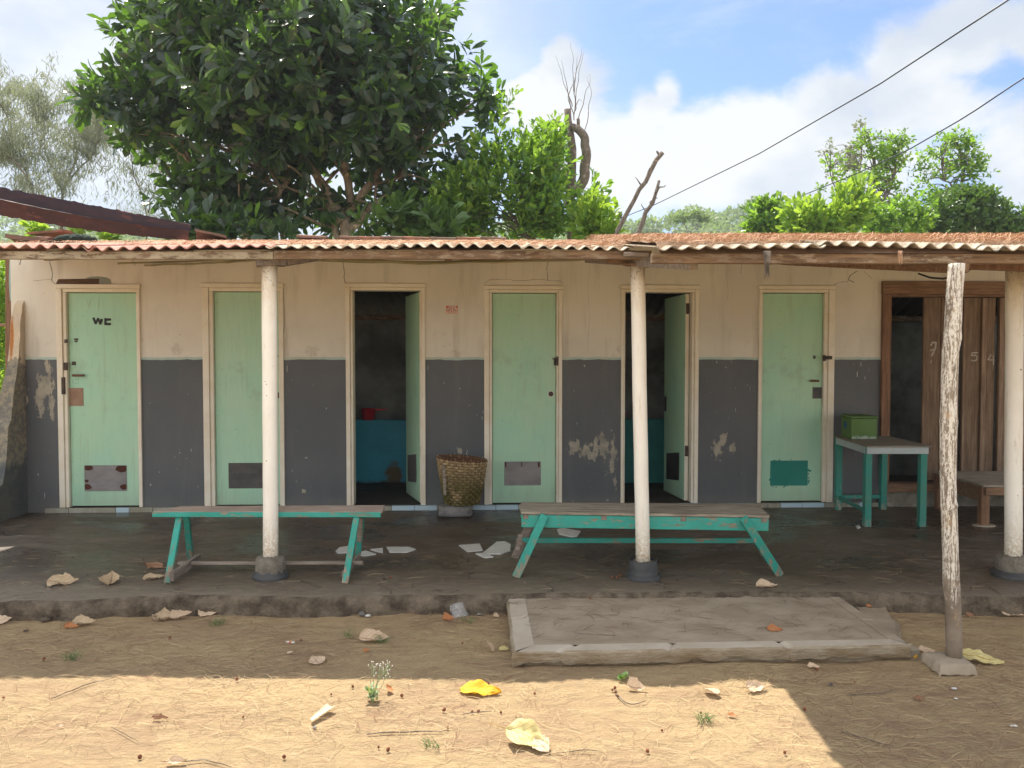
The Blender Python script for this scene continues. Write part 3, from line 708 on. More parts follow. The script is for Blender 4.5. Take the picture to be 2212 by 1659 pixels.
mb = MB(); rect_px(mb, 155, 181, 808.5, 813.5, PN + .02, PN + .035); rect_px(mb, 158, 161, 809, 813, PN, PN + .02); rect_px(mb, 176, 179, 809, 813, PN, PN + .02); mb.build('handle', M_handle, d1, bevel=.003)
mb = MB(); rect_px(mb, 155, 162.5, 781, 789, PN, PN + .008); rect_px(mb, 160, 168, 731, 735, PN, PN + .006); rect_px(mb, 161, 167, 736, 739, PN, PN + .005)
for a, b in [(157, 821), (162, 819), (168, 819), (157, 826), (163, 828), (168, 826), (148, 783), (151, 787), (161, 793)]: rect_px(mb, a, a + 1.4, b, b + 1.2, PN, PN + .001)
mb.build('latch', M_iron, d1)
mb = MB(); rect_px(mb, 132, 139, 1500 / 1.736 * 0 + 815, 852, -.01, .021); rect_px(mb, 138.5, 145, 733, 741, 0, .012); rect_px(mb, 137, 146, 783, 800, 0, .010)
mb.build('lock_plate', M_iron, bld, bevel=.003)
mb = MB(); q = MB(); rect_px(mb, 493.5, 590, 1000, 1055, PN, PN + .004); mb.build('kick_plate', M_metald, d2, bevel=.004)
mb = MB()
for a, b in [(600, 768), (602, 772), (603, 776)]: rect_px(mb, a, a + 2, b, b + 2, PN, PN + .003)
mb.build('latch', M_iron, d2)
def ring(mb, px, py, r0, r1, n0, n1, n=24):
    c = WP(*wal(px, py, n1), n1)
    for k in range(n):
        t0, t1 = 2 * math.pi * k / n, 2 * math.pi * (k + 1) / n
        f = lambda t, r, nn: c + TU * (r * math.cos(t)) + Vector((0, 0, r * math.sin(t))) + TN * nn
        mb.poly([f(t0, r0, 0), f(t0, r1, 0), f(t1, r1, 0), f(t1, r0, 0)]); mb.poly([f(t0, r1, 0), f(t0, r1, n0 - n1), f(t1, r1, n0 - n1), f(t1, r1, 0)])
        if r0 > 0: mb.poly([f(t0, r0, 0), f(t1, r0, 0), f(t1, r0, n0 - n1), f(t0, r0, n0 - n1)])
mb = MB(); ring(mb, 600, 854, 0.0, .028, PN, PN + .003); mb.build('lock_hole', M_metald, d2)
mb = MB(); rect_px(mb, 1089.5, 1168.5, 997, 1048.5, PN, PN + .004); mb.build('kick_plate', M_metal, d4, bevel=.004)
mb = MB(); rect_px(mb, 1091, 1094, 998.5, 1009, PN + .004, PN + .005); rect_px(mb, 1126, 1128, 998, 1008, PN + .004, PN + .005); rect_px(mb, 1162, 1166, 998.5, 1009, PN + .004, PN + .005); mb.build('rust_stain', M_rustcorner, d4)
mb = MB(); ring(mb, 1190, 851, .024, .030, PN, PN + .004); mb.build('lock_ring', M_paper, d4)
mb = MB(); ring(mb, 1190, 851, .0, .0235, PN, PN + .003); mb.build('lock_hole', M_iron, d4)
mb = MB(); rect_px(mb, 1196.5, 1200.5, 773, 789, PN, PN + .012); rect_px(mb, 1193, 1197, 774, 776, PN, PN + .004); rect_px(mb, 1202, 1206, 770, 790, 0, .008); mb.build('latch', M_iron, d4)
# door six: teal plate with brushed surround, hasp, handle
mb = MB(); rect_px(mb, 1664, 1745, 995, 1049, PN, PN + .004); mb.build('kick_plate', M_tealflat, d6, bevel=.003)
mb = MB(); rs = random.Random(5)
for k in range(26):
    sd = rs.choice('lrbt')
    if sd == 'l': a, b = rs.uniform(1660, 1664), rs.uniform(1010, 1040)
    elif sd == 'r': a, b = rs.uniform(1745, 1748), rs.uniform(1005, 1040)
    elif sd == 'b': a, b = rs.uniform(1664, 1700), rs.uniform(1048, 1052)
    else: a, b = rs.uniform(1668, 1710), rs.uniform(992, 995)
    rect_px(mb, a, a + rs.uniform(1.5, 5), b, b + rs.uniform(1, 6) * (1 if sd in 'lr' else .4), PN, PN + .0015 + k * .00005)
mb.build('paint_smear', M_tealflat, d6)
mb = MB(); rect_px(mb, 1751, 1770, 820.5, 825, PN + .018, PN + .032); rect_px(mb, 1754, 1757, 821, 825, PN, PN + .018); rect_px(mb, 1765, 1768, 821, 825, PN, PN + .018); mb.build('handle', M_handle, d6, bevel=.003)
mb = MB(); rect_px(mb, 1755.5, 1775, 836.5, 861, PN, PN + .003); rect_px(mb, 1757, 1762, 768, 775, PN, PN + .006); mb.build('lock_plate', M_metald, d6)
mb = MB(); rect_px(mb, 1783, 1798, 769, 776.5, .018, .032); rect_px(mb, 1779, 1784, 767, 780, .0, .02); mb.build('hasp', M_iron, bld, bevel=.002)
# open doors
def leaf_door(hx, hz_top, fx, Df, w_px_hinge, i):
    d = D[i]; hinge = WP(d['b'] - .012, 0, -.06) if i == 2 else WP(U(1484), 0, -.075)
    free = at(fx, 850, Df); free = Vector((free.x, free.y, 0)); v = (free - hinge); v.z = 0; v = v.normalized() * (d['b'] - d['a'] - .05)
    th = .036; sd = Vector((v.y, -v.x, 0)).normalized() * th
    z0, z1 = FLOORZ + .01, d['ot'] - .01
    P = lambda k, s, z: (hinge + v * k + sd * s) + Vector((0, 0, z))
    mb = MB(); mb.hexa([P(0, 0, z0), P(1, 0, z0), P(1, 1, z0), P(0, 1, z0), P(0, 0, z1), P(1, 0, z1), P(1, 1, z1), P(0, 1, z1)])
    # cream painted hinge edge
    o = mb.build('door', M_door, bld, bevel=.002)
    mb = MB(); e = Vector((v.x, v.y, 0)).normalized() * -.002
    mb.hexa([P(0, .02, z0) + e, P(0, .02, z0) - e * .5, P(0, .98, z0) - e * .5, P(0, .98, z0) + e, P(0, .02, z1) + e, P(0, .02, z1) - e * .5, P(0, .98, z1) - e * .5, P(0, .98, z1) + e])
    mb.build('edge_strip', M_frame, o)
    return o, P, sd
o3, P3, s3 = leaf_door(904, 0, 867, 7.84, 0, 2)
o5, P5, s5 = leaf_door(1484, 0, 1431, 7.86, 0, 4)
for (o, P, m_) in ((o3, P3, M_metal), (o5, P5, M_metald)):
    mb = MB(); q = []
    for k, z in ((.22, .33), (.84, .29), (.84, .55), (.22, .60)): q.append((k, z))
    # plate on the leaf face that looks to the camera side
    sA, sB = (-.05, -.14)
    pts0 = [P(k, sA, z) for k, z in q]; pts1 = [P(k, sB, z) for k, z in q]
    mb.poly(pts1); mb.poly(pts1[::-1]); mb.build('kick_plate', m_, o)
    mb = MB()
    for zc in (.58, 1.92):
        mb.hexa([P(-.012, .1, zc), P(-.004, .1, zc), P(-.004, .9, zc), P(-.012, .9, zc), P(-.012, .1, zc + .1), P(-.004, .1, zc + .1), P(-.004, .9, zc + .1), P(-.012, .9, zc + .1)])
    mb.build('hinge', M_galv if o is o3 else M_iron, o)
mb = MB(); pts = [P5(.97, -.1, z) for z in (.97, 1.12)] + [P5(.86, -.1, z) for z in (1.12, .97)]; mb.poly(pts); mb.poly(pts[::-1]); mb.build('lock_plate', M_metald, o5)
# doorway seven, brown frame and plank door
d = D[6]; mb = MB(); bt = d['bot']
wbox(mb, d['oa'], d['a'] - .022, bt - .02, d['ot'] + .0, -TH, .03, 0); wbox(mb, d['a'] - .0205, d['a'], bt + .0, d['ot'] - .001, -TH, .014, 0)
wbox(mb, d['oa'] - .004, d['ob'], d['ot'] + .001, d['ft'], -TH, .033, 1); wbox(mb, d['a'], d['b'], d['ot'] - .02, d['ot'] - .0005, -TH, .016, 1)
wbox(mb, d['b'], d['ob'], bt - .02, d['ot'], -TH, .03, 0)
wbox(mb, d['oa'] + .04, d['ob'], bt - .095, bt - .021, -TH, .045, 1)
mb.build('door_frame', [M_woodbrown, M_woodbrownx], bld, bevel=.004)
mb = MB(); pl = [1995, 2033, 2076, 2080, 2120, 2152, 2157, 2188, 2222, 2262, 2300, 2330]
for k, (a, b) in enumerate(zip(pl, pl[1:])):
    if b - a < 8: continue
    wbox(mb, U(a) + .003, U(b) - .003, bt + .004, d['ot'] - .024, -.05, -.022 - .003 * (k % 3))
pd = mb.build('plank_door', M_plank, bld, bevel=.004)
mb = MB()
for a, b in [(2079, 2084), (2119, 2129), (2157, 2167), (2201, 2210)]: wbox(mb, U(a), U(b), bt + .01, d['ot'] - .03, -.021, .002)
mb.build('batten', M_plank2, pd, bevel=.003)
mb = MB()
def num(pts, w_=3.8):
    for k, (a, b) in enumerate(zip(pts, pts[1:])):
        p = WP(*wal(*a, -.02), -.0205 + .0002 * k); q = WP(*wal(*b, -.02), -.0205 + .0002 * k); dd = (q - p).normalized(); sd = dd.cross(TN).normalized() * (w_ / 2 / 232)
        p = p - dd * .003; q = q + dd * .003; mb.poly([p - sd, p + sd, q + sd, q - sd])
mb = MB(); num([(2011, 746), (2014, 740), (2022, 740), (2021, 750), (2017, 760), (2012, 769)]); num([(2010, 757), (2022, 753)], 2.6); num([(2012, 778), (2011, 784)], 1.5)
mb.build('painted_number', M_chalk, pd); mb = MB()
num([(2112, 762), (2100, 762), (2099, 769), (2105, 767), (2111, 770), (2110, 777), (2104, 780), (2098, 778)], 2.8)
mb.build('painted_number', M_chalk, pd); mb = MB()
num([(2141, 766), (2134, 777), (2148, 778)], 2.6); num([(2146, 768), (2146, 788)], 2.6)
mb.build('painted_number', M_chalk, pd)
# notice on the wall
mb = MB(); rect_px(mb, 963.5, 988.5, 660.5, 677, 0, .002); nt = mb.build('notice', M_orange, bld)
mb = MB(); rect_px(mb, 969, 985, 661.5, 664.3, .002, .0028)
for r_ in range(3):
    y0 = 665.6 + r_ * 3.8
    for (a, b) in ((964.5, 974.5), (976, 987.5)): rect_px(mb, a, b, y0, y0 + 2.8, .002, .0028)
mb.build('notice_panel', M_paper, nt)
mb = MB()
for (a, b, c_, d_) in ((965.5, 968.5, 666.6, 667.6), (970, 973, 666.2, 668), (979, 982.5, 666.4, 667.6), (965.5, 972, 670.2, 671.6), (978, 986, 670, 671.2), (969, 971, 674, 675.6), (979, 980.5, 674, 675.6), (983, 984, 674, 675.4), (970, 983, 662.4, 663.2)):
    rect_px(mb, a, b, c_, d_, .0028, .0034)
mb.build('notice_print', M_ink, nt)
# brown patch over the first door, patched plaster
mb = MB(); P = [WP(*wal(a, b, .004), .004) for a, b in ((120, 614), (126, 603), (214, 602), (214, 614))]; mb.poly(P[::-1]); mb.poly(P)
mb.build('exposed_lintel', M_woodbrownx, bld)
mb = MB(); P = [WP(*wal(a, b, .0035), .0035) for a, b in ((186, 602), (190, 599), (212, 597), (232, 600), (238, 604), (240, 613), (214.5, 613.5), (214.5, 602))]; mb.poly(P[::-1]); mb.poly(P)
mb.build('old_paint_patch', simple('old_turquoise_paint', (.36, .47, .42), (.46, .50, .42), 14, .8), bld)
# ---- roof sheets
PER = .0855; AMP = .0105
def sheet(x0, x1, d0, d1, lift, mtl, tilt=0., jag=0.):
    mb = MB(); nu = int((x1 - x0) / PER * 12); nv = 10
    def f(a, b, t=0.):
        x = x0 + a * (x1 - x0); D_ = d0 + b * (d1 - d0) + (jag * ns(x, 0, 3, 3) if b == 0 else 0)
        return Vector((x, D_, roofz(D_) + lift + AMP * (1 + .45 * ns(x, 0, 6, 1.7)) * math.sin(2 * math.pi * x / PER + .5 * ns(x, 2, 2, 1.2)) + .012 * ns(x, D_ * .3, 2, .9) + tilt * (a - .5) - t))
    mb.grid(lambda a, b: f(a, b), nu, nv); mb.grid(lambda a, b: f(a, b, .006), nu, nv)
    b0 = len(mb.v)
    for i in range(nu + 1): mb.v.append(tuple(f(i / nu, 0))); mb.v.append(tuple(f(i / nu, 0, .006)))
    for i in range(nu): mb.f.append((b0 + 2 * i, b0 + 2 * i + 1, b0 + 2 * i + 3, b0 + 2 * i + 2)); mb.m.append(0); mb.sm.append(True)
    b0 = len(mb.v)
    for j in range(nv + 1): mb.v.append(tuple(f(0, j / nv))); mb.v.append(tuple(f(0, j / nv, .006)))
    for j in range(nv): mb.f.append((b0 + 2 * j, b0 + 2 * j + 1, b0 + 2 * j + 3, b0 + 2 * j + 2)); mb.m.append(0); mb.sm.append(True)
    return mb.build('roof_sheet', mtl, bld)
LD = 4.72
xs = [-4.30, -3.42, -2.62, -2.0, -1.50]
for k, (a, b) in enumerate(zip(xs, xs[1:])): sheet(a, b + .06, LD, RIDGE, .004 + .009 * (k % 2), M_red, rnd.uniform(-.014, .014), .012)
xs = [-1.50, -.72, .05, .66]
for k, (a, b) in enumerate(zip(xs, xs[1:])): sheet(a, b + .06, LD - .02 - .02 * k, RIDGE, .006 + .010 * (k % 2), M_asb, rnd.uniform(-.016, .016), .03)
xs = [.70, 1.48, 2.30, 3.05, 3.85, 4.65, 5.5]
for k, (a, b) in enumerate(zip(xs, xs[1:])): sheet(a, b + .06, RD0 + (.0, .03, -.02, .02, 0, .02)[k], RIDGE, .022 + .012 * (k % 2), M_asb, (.01, -.012, .008, -.006, .006, 0)[k], .03)
# rear slope
def backroof():
    mb = MB(); z0 = roofz(RIDGE) - .02
    mb.grid(lambda a, b: Vector((-4.5 + 10.5 * a, RIDGE - .02 + b * 1.6, z0 - b * (z0 - 1.915) + .021 * math.sin(2 * math.pi * (-4.5 + 10.5 * a) / .13))), 700, 6)
    mb.build('rear_roof', M_roomfloor, bld)
backroof()
# eave boards and brackets
mb = MB()
mb.bar((-4.6, LD + .06, roofz(LD) - .036), (-1.47, LD + .06, roofz(LD) - .038), .04, .048)
mb.build('eave_board', M_fascia, bld, bevel=.003)
mb = MB(); mb.bar((-1.465, LD + .05, roofz(LD) - .036), (.85, LD + .0, roofz(LD) - .044), .04, .052); mb.build('eave_board', M_fasciadark, bld, bevel=.003)
mb = MB(); mb.bar((.70, RD0 + .09, RZ0 - .026), (5.5, RD0 + .09, RZ0 - .034), .045, .05); mb.build('eave_board', M_fasciadark, bld, bevel=.003)
mb = MB(); mb.bar((.6, 4.9, 2.135), (5.5, 4.95, 2.12), .05, .06); mb.build('purlin', M_woodbrownx, bld, bevel=.003)
mb = MB(); mb.bar(at(553, 567, 4.84), at(618, 566, 4.90), .10, .050); mb.bar(at(618.5, 566, 4.90), at(690, 561, 4.97), .08, .045, h2=.008); mb.build('bracket', M_greywoody, bld, bevel=.004)
mb = MB(); mb.bar(at(1270, 558, 5.6), at(1500, 571, 4.15), .05, .066, h2=.064); mb.build('bracket', M_greywood, bld, bevel=.004)
mb = MB(); mb.bar(at(1347, 550.5, 4.62), at(1402, 551, 4.60), .07, .024); mb.build('bracket_block', M_greywood, bld, bevel=.003)
mb = MB(); mb.bar(at(1346, 572, 4.86), at(1397, 575.5, 4.80), .10, .007); mb.bar(at(1350, 569, 4.86), at(1395, 572, 4.80), .09, .007); mb.build('post_shim', M_woodbrownx, bld)
mb = MB(); mb.bar(at(1693, 563, 5.3), at(2062, 578, 3.95), .05, .060); mb.bar(at(2064, 576, 3.9), at(2091, 577, 3.86), .06, .054); mb.build('bracket', M_woodbrownx, bld, bevel=.004)
mb = MB(); mb.bar(at(2092, 571, 4.3), at(2420, 582, 4.1), .05, .055); mb.build('bracket', M_woodbrown, bld, bevel=.004)
# rafters from the wall to the eave
for x in (-4.2, -2.9, -1.55, -.4, .76): 
    mb = MB(); mb.bar((x, LD + .1, roofz(LD + .1) - .05), (x, 7.1, roofz(7.1) - .05), .04, .06); mb.build('rafter', M_woodbrown, bld)
for x in (2.2, 3.3, 4.6):
    mb = MB(); mb.bar((x, RD0 + .14, roofz(RD0 + .14) - .03), (x, 7.1, roofz(7.1) - .05), .04, .05); mb.build('rafter', M_woodbrown, bld)
# hanging cable under the roof at the right
mb = MB(); mb.tube(wob([at(1984, 591, 5.5), at(2010, 600, 5.4), at(2040, 602, 5.3), at(2080, 590, 5.2), at(2096, 582, 5.2)], 16, 0), .007, 6)
tag(mb.build('power_cable', M_wire), 'short black cable sagging under the roof behind the bark covered post', 'cable')

# ---- buttress at the left end
def buttress():
    yw = WP(ULEFT, 0).y; prof = [(yw + .02, .06), (yw + .02, 2.04), (yw - .03, 2.0), (yw - .11, 1.48), (yw - .22, .96), (yw - .26, .93), (yw - .33, .42), (yw - .55, .37), (yw - .80, .26), (yw - 1.0, .06)]
    x1 = -4.385; x0 = -4.455; mb = MB(); pts = wob([Vector((0, y, z)) for y, z in prof[1:]], 34, .03, 4)
    L = [Vector((0, yw + .02, .06))] + pts
    xr = lambda p: x1 + .02 * (7.0 - p.y) + .015 * ns(p.y, p.z, 1, 4)
    xl = lambda p: x0 - .05 * (2 - p.z) + .015 * ns(p.y, p.z, 5, 4)
    mb.poly([(xr(p), p.y, p.z) for p in L]); mb.poly([(xl(p), p.y, p.z) for p in L][::-1])
    for p, q in zip(L, L[1:]): mb.poly([(xl(p), p.y, p.z), (xr(p), p.y, p.z), (xr(q), q.y, q.z), (xl(q), q.y, q.z)])
    return mb.build('buttress', M_buttress, bld)
def buttress_material():
    m, t = mat('buttress_plaster'); x, y, z = t.xyz()
    n = t.noise(4, 8, .7); n2 = t.noise(20, 6, .7)
    up = t.mix(t.thr(n, .35, .65), (.60, .51, .38), (.48, .42, .33)); mid = t.mix(t.thr(n2, .4, .6), (.30, .27, .20), (.17, .165, .15)); dn = t.mix(t.thr(n, .4, .6), (.085, .10, .105), (.13, .13, .12))
    rustm = t.thr(t.math('ADD', t.ell(x, z, -4.45, 1.68, .022, .26), t.math('MULTIPLY', t.math('SUBTRACT', n2, .5), .8)), 1., .5); up = t.mix(rustm, up, (.42, .18, .06))
    zz = t.math('ADD', z, t.math('MULTIPLY', t.math('SUBTRACT', n, .5), .5))
    c = t.mix(t.thr(zz, 1.48, 1.46), up, mid); c = t.mix(t.thr(zz, .62, .5), c, dn)
    t.done(c, .9, t.bump(t.math('ADD', n, t.math('MULTIPLY', n2, .3)), .8, .02), .2); return m
M_buttress = buttress_material(); buttress()
mb = MB(); mb.bar(at(22, 900, 7.35), at(22, 552, 7.35), .065, .05, up=(0, 1, 0)); lp = mb.build('corner_post', M_woodbrown, bld, bevel=.004)
mb = MB(); mb.tube(wob([at(24, 557, 7.31), at(23, 605, 7.31), at(24, 650, 7.31)], 12, .006), .012, 6); mb.build('paint_drip', simple('turquoise_drip', (.30, .47, .46), (.26, .42, .40), 8), lp)
mb = MB(); mb.bar(at(-60, 557, 7.35), at(28, 558, 7.35), .05, .03); mb.bar(at(-60, 700, 7.36), at(18, 703, 7.36), .03, .03); mb.build('corner_rail', M_woodbrownx, bld, bevel=.003)

# ------------------------------------------------------------------ posts
def pole(top, bot, r, label, kind):
    t = thing('support_post', (bot[0], bot[1], FZ), label, 'post')
    mb = MB(); P = wob([bot, top], 14, .003, bot[0]); mb.tube(P, [r * (1.0 + .006 * ns(k, bot[0], 0, .3)) for k in range(14)], 20); mb.build('shaft', M_pole, t)
    b = Vector((bot[0], bot[1], FZ)); rs = random.Random(int(bot[0] * 100))
    mb = MB(); n = 28
    if kind == 'bucket':
        prof = [(.110, 0), (.112, .022), (.096, .026), (.092, .06), (.088, .115), (.083, .118), (.080, .10)]
    elif kind == 'broken':
        prof = [(.112, 0), (.114, .022), (.095, .028), (.090, .055)]
    else:
        prof = [(.128, 0), (.130, .025), (.108, .030), (.106, .045)]
    base = len(mb.v)
    for (rr, z) in prof:
        for k in range(n):
            a = 2 * math.pi * k / n
            dz = .018 * ns(math.cos(a) * 2, math.sin(a) * 2, bot[0], 1.3) if z > .05 else 0
            mb.v.append((b.x + rr * math.cos(a), b.y + rr * math.sin(a), b.z + z + dz))
    for j in range(len(prof) - 1):
        for k in range(n): mb.f.append((base + j * n + k, base + j * n + (k + 1) % n, base + (j + 1) * n + (k + 1) % n, base + (j + 1) * n + k)); mb.m.append(0); mb.sm.append(True)
    mb.build('bucket_rim', M_cup, t)
    mb = MB(); hh = .108 if kind == 'bucket' else .135; r1 = .078 if kind == 'bucket' else .092 if kind == 'broken' else .1
    prof = [(r1 * .98, .01), (r1, .05), (r1 * .98, hh * .8), (r1 * .85, hh), (r * .8, hh + .004)]; base = 0
    for (rr, z) in prof:
        for k in range(n):
            a = 2 * math.pi * k / n; q = 1 + .09 * ns(math.cos(a) * 2, math.sin(a) * 2, z * 20 + bot[0], 1.5)
            mb.v.append((b.x + rr * q * math.cos(a), b.y + rr * q * math.sin(a), b.z + z + .012 * ns(k, z, 4, .8)))
    for j in range(len(prof) - 1):
        for k in range(n): mb.f.append((base + j * n + k, base + j * n + (k + 1) % n, base + (j + 1) * n + (k + 1) % n, base + (j + 1) * n + k)); mb.m.append(0); mb.sm.append(True)
    mb.build('concrete_footing', M_cupc, t)
pole(at(582, 573, 4.88), Vector((at(585, 1238, 4.88).x, 4.88, FZ + .05)), .0475, 'white round post in a crumbling concrete footing beside the narrow teal bench', 'broken')
pole(at(1377, 574, 4.84), Vector((at(1389, 1238, 4.86).x, 4.86, FZ + .05)), .0455, 'leaning white post standing in a black bucket in front of the slatted bench', 'bucket')
pole(at(2192, 583, 4.90), Vector((at(2188, 1238, 4.90).x, 4.90, FZ + .05)), .0505, 'white round post at the far right edge by the plank door', 'plug')
t = thing('wooden_post', (at(2059, 1424, 3.72).x, 3.72, .045), 'crooked limewashed tree trunk post standing on a flat stone at the right', 'post')
mb = MB(); pts = [(2061, 1425, 19), (2060, 1380, 18.5), (2058, 1290, 18.8), (2055, 1268, 19.5), (2053, 1200, 18.3), (2050, 1100, 18), (2050, 1091, 19.8), (2049, 1080, 18), (2048, 1000, 18.5), (2049, 925, 19), (2049.5, 911, 20.5), (2049, 900, 19), (2050, 850, 18.6), (2053, 760, 18.6), (2058, 728, 20.5), (2058, 715, 19.5), (2061, 640, 18.5), (2066, 580, 18.6), (2066.5, 570, 18.4)]
mb.tube([at(a, b, 3.72) for a, b, r in pts], [r / FPX * 3.72 * .88 for a, b, r in pts], 18, jit=.02); mb.build('trunk', M_bamboo, t)
mb = MB(); c = at(2062, 1434, 3.66)
mb.grid(lambda a, b: (c.x - .105 + a * .19 + .01 * ns(b, a, 2, 5), 3.60 + b * .19 + .012 * ns(a, b, 7, 5), .047 - .045 * (max(0, abs(a * 2 - 1) - .85) / .15) ** 2 - .045 * (max(0, abs(b * 2 - 1) - .85) / .15) ** 2 + .004 * ns(a, b, 1, 6)), 24, 20)
tag(mb.build('flat_stone', M_plat), 'flat brown stone slab under the crooked limewashed post', 'stone')

# ------------------------------------------------------------------ platform
def platform():
    z = .082
    BL, BR, FR, FL = on_z(1093, 1284, z), on_z(1808, 1284, z), on_z(1968, 1393, z), on_z(1108, 1409, z)
    BL.y = max(BL.y, 4.5); BR.y = max(BR.y, 4.5)
    t = thing('concrete_platform', ((BL.x + FR.x) / 2, 4.1, 0), 'low concrete step platform with a pale kerb in front of the porch', 'step')
    def Q(a, b, zz=z): return (BL.lerp(BR, a).lerp(FL.lerp(FR, a), b)) + Vector((0, 0, zz - z))
    mb = MB(); ka, kb = .055, .90
    mb.grid(lambda a, b: Q(ka + a * (.965 - ka), -.04 + b * (kb + .04), z - .004 + .003 * ns(a, b, 0, 9)), 60, 30); mb.build('surface', M_plat, t)
    def kerb(q0, q1, q2, q3, fm, nm, seed, joints=()):
        # q0-q1 outer edge, q3-q2 inner edge; outer face goes down, its foot is ragged
        mb = MB(); n = 70
        O = [q0.lerp(q1, k / n) for k in range(n + 1)]; I = [q3.lerp(q2, k / n) for k in range(n + 1)]
        out = (O[0] - I[0]); out.z = 0; out.normalize()
        rows = []
        for k in range(n + 1):
            j = min([abs(k / n - x) for x in joints] + [9]); g = .012 if j < .006 else 0
            r = .005 * ns(k, seed, 0, .31); foot = .012 + .042 * abs(ns(k, seed, 5, .17)) + .008 * ns(k, seed, 8, .9)
            o_, i_ = O[k] + out * r, I[k]
            rows.append([i_ + Vector((0, 0, -.02)), i_ + Vector((0, 0, -g)), (o_ - out * .012) + Vector((0, 0, -g)), o_ - out * g + Vector((0, 0, -.010)), o_ + out * .002 - out * g + Vector((0, 0, -.04)), o_ - out * (.004 + g) + Vector((0, 0, foot - z)), o_ - out * .05 + Vector((0, 0, foot - z + .004)), o_ - out * .055 + Vector((0, 0, -z - .01))])
        b0 = len(mb.v); w_ = len(rows[0])
        for r in rows: mb.v += [tuple(p) for p in r]
        for k in range(n):
            for j in range(w_ - 1):
                a = b0 + k * w_ + j; mb.f.append((a, a + 1, a + w_ + 1, a + w_)); mb.m.append(0 if j < 2 else 1); mb.sm.append(False)
        mb.build('kerb', [fm, nm], t)
    kerb(Q(-.003, 1), Q(1, 1), Q(.965, kb), Q(ka, kb), M_kerb, M_kerbf, 1.5, (.115, .38, .69))
    kerb(Q(0, -.05), Q(0, 1.0), Q(ka, kb), Q(ka, -.05), M_kerb, M_kerbf, 4.5, (.5,))
    kerb(Q(1, 1.0), Q(1, -.05), Q(.965, -.05), Q(.965, kb), M_plat, M_kerbf, 7.5, (.4,))
    mb = MB(); a0 = on_z(1118, 1440, 0); a1 = on_z(1958, 1424, 0)
    k = 0; x = a0.x + .25
    while x < a1.x - .1:
        f = (x - a0.x) / (a1.x - a0.x); yy = a0.y + (a1.y - a0.y) * f + .045
        mb.box(x, x + .21, yy, yy + .08, -.01, .034); x += .225
    mb.build('brick_base', M_kerbf, t, bevel=.004)
    # low cement apron beside the platform
    mb = MB(); P = [on_z(a, b, .03) for a, b in ((1828, 1290), (1905, 1296), (1946, 1350), (1948, 1388), (1925, 1395))]
    b_ = wob(P + [P[0]], 40, .02, 3)[:-1]; mb.poly(b_[::-1])
    for p, q in zip(b_, b_[1:] + b_[:1]): mb.poly([(p.x, p.y, -.01), (q.x, q.y, -.01), tuple(q), tuple(p)])
    mb.build('cement_apron', M_plat, t)
platform()

# ------------------------------------------------------------------ benches, table, box
def bench_narrow():
    t = thing('narrow_bench', (-1.55, 5.0, FZ), 'narrow teal bench with worn plank top and a low grey stretcher', 'bench')
    FLc, FRc = at(330, 1105, 4.90), at(826, 1105.5, 4.92); BRc, BLc = on_z(831, 1091, FLc.z), on_z(392, 1093, FLc.z)
    th = .033; mb = MB(); dn = Vector((0, 0, -th))
    FRi = FRc + Vector((-.03, 0, 0)); p = [FLc + dn, FRc + Vector((-.02, 0, 0)) + dn, BRc + dn, BLc + dn, FLc, FRc, BRc, BLc]
    mb.hexa(p); mb.build('seat', M_seat, t, bevel=.003)
    mb = MB(); mb.bar(FLc + Vector((.0, -.006, -th * .55)), FRc + Vector((-.01, -.006, -th * .55)), .012, th * .95); mb.build('edge_strip', M_teal_x, t, bevel=.002)
    f = lambda a, b, z, dx_=0: on_z(a, b, z) + Vector((dx_, 0, 0))
    zt = FLc.z - th
    for top, bot in ((Vector((at(388, 1115, 4.93).x, 4.93, zt)), on_z(362, 1260, FZ)), (Vector((at(402, 1115, 5.06).x, 5.06, zt)), on_z(412, 1208, FZ + .01)),
                     (Vector((at(771, 1115, 4.93).x, 4.93, zt)), on_z(745, 1261, FZ)), (Vector((at(783, 1118, 5.08).x, 5.08, zt)), on_z(771, 1214, FZ))):
        mb = MB(); mb.bar(bot, top, .022, .040, up=(0, 1, 0)) if False else mb.bar(bot, top, .040, .024, up=(0, 1, 0)); mb.build('leg', M_teal_z, t, bevel=.003)
    mb = MB(); mb.bar(on_z(370, 1247, FZ + .05), on_z(429, 1205, FZ + .05), .03, .055); mb.build('cross_rail', M_greywoody, t, bevel=.003); mb = MB(); mb.bar(on_z(741, 1240, FZ + .05), on_z(775, 1205, FZ + .05), .02, .04); mb.build('cross_rail', M_greywoody, t, bevel=.003)
    mb = MB(); mb.bar(on_z(385, 1216, FZ + .06), on_z(784, 1215.5, FZ + .06), .03, .018); mb.build('stretcher', M_greywood, t, bevel=.002)
    mb = MB(); mb.bar(at(779, 1119, 5.05), at(776, 1170, 5.12), .03, .016, up=(0, 1, 0)); mb.build('brace', M_greywood, t, bevel=.002)
bench_narrow()
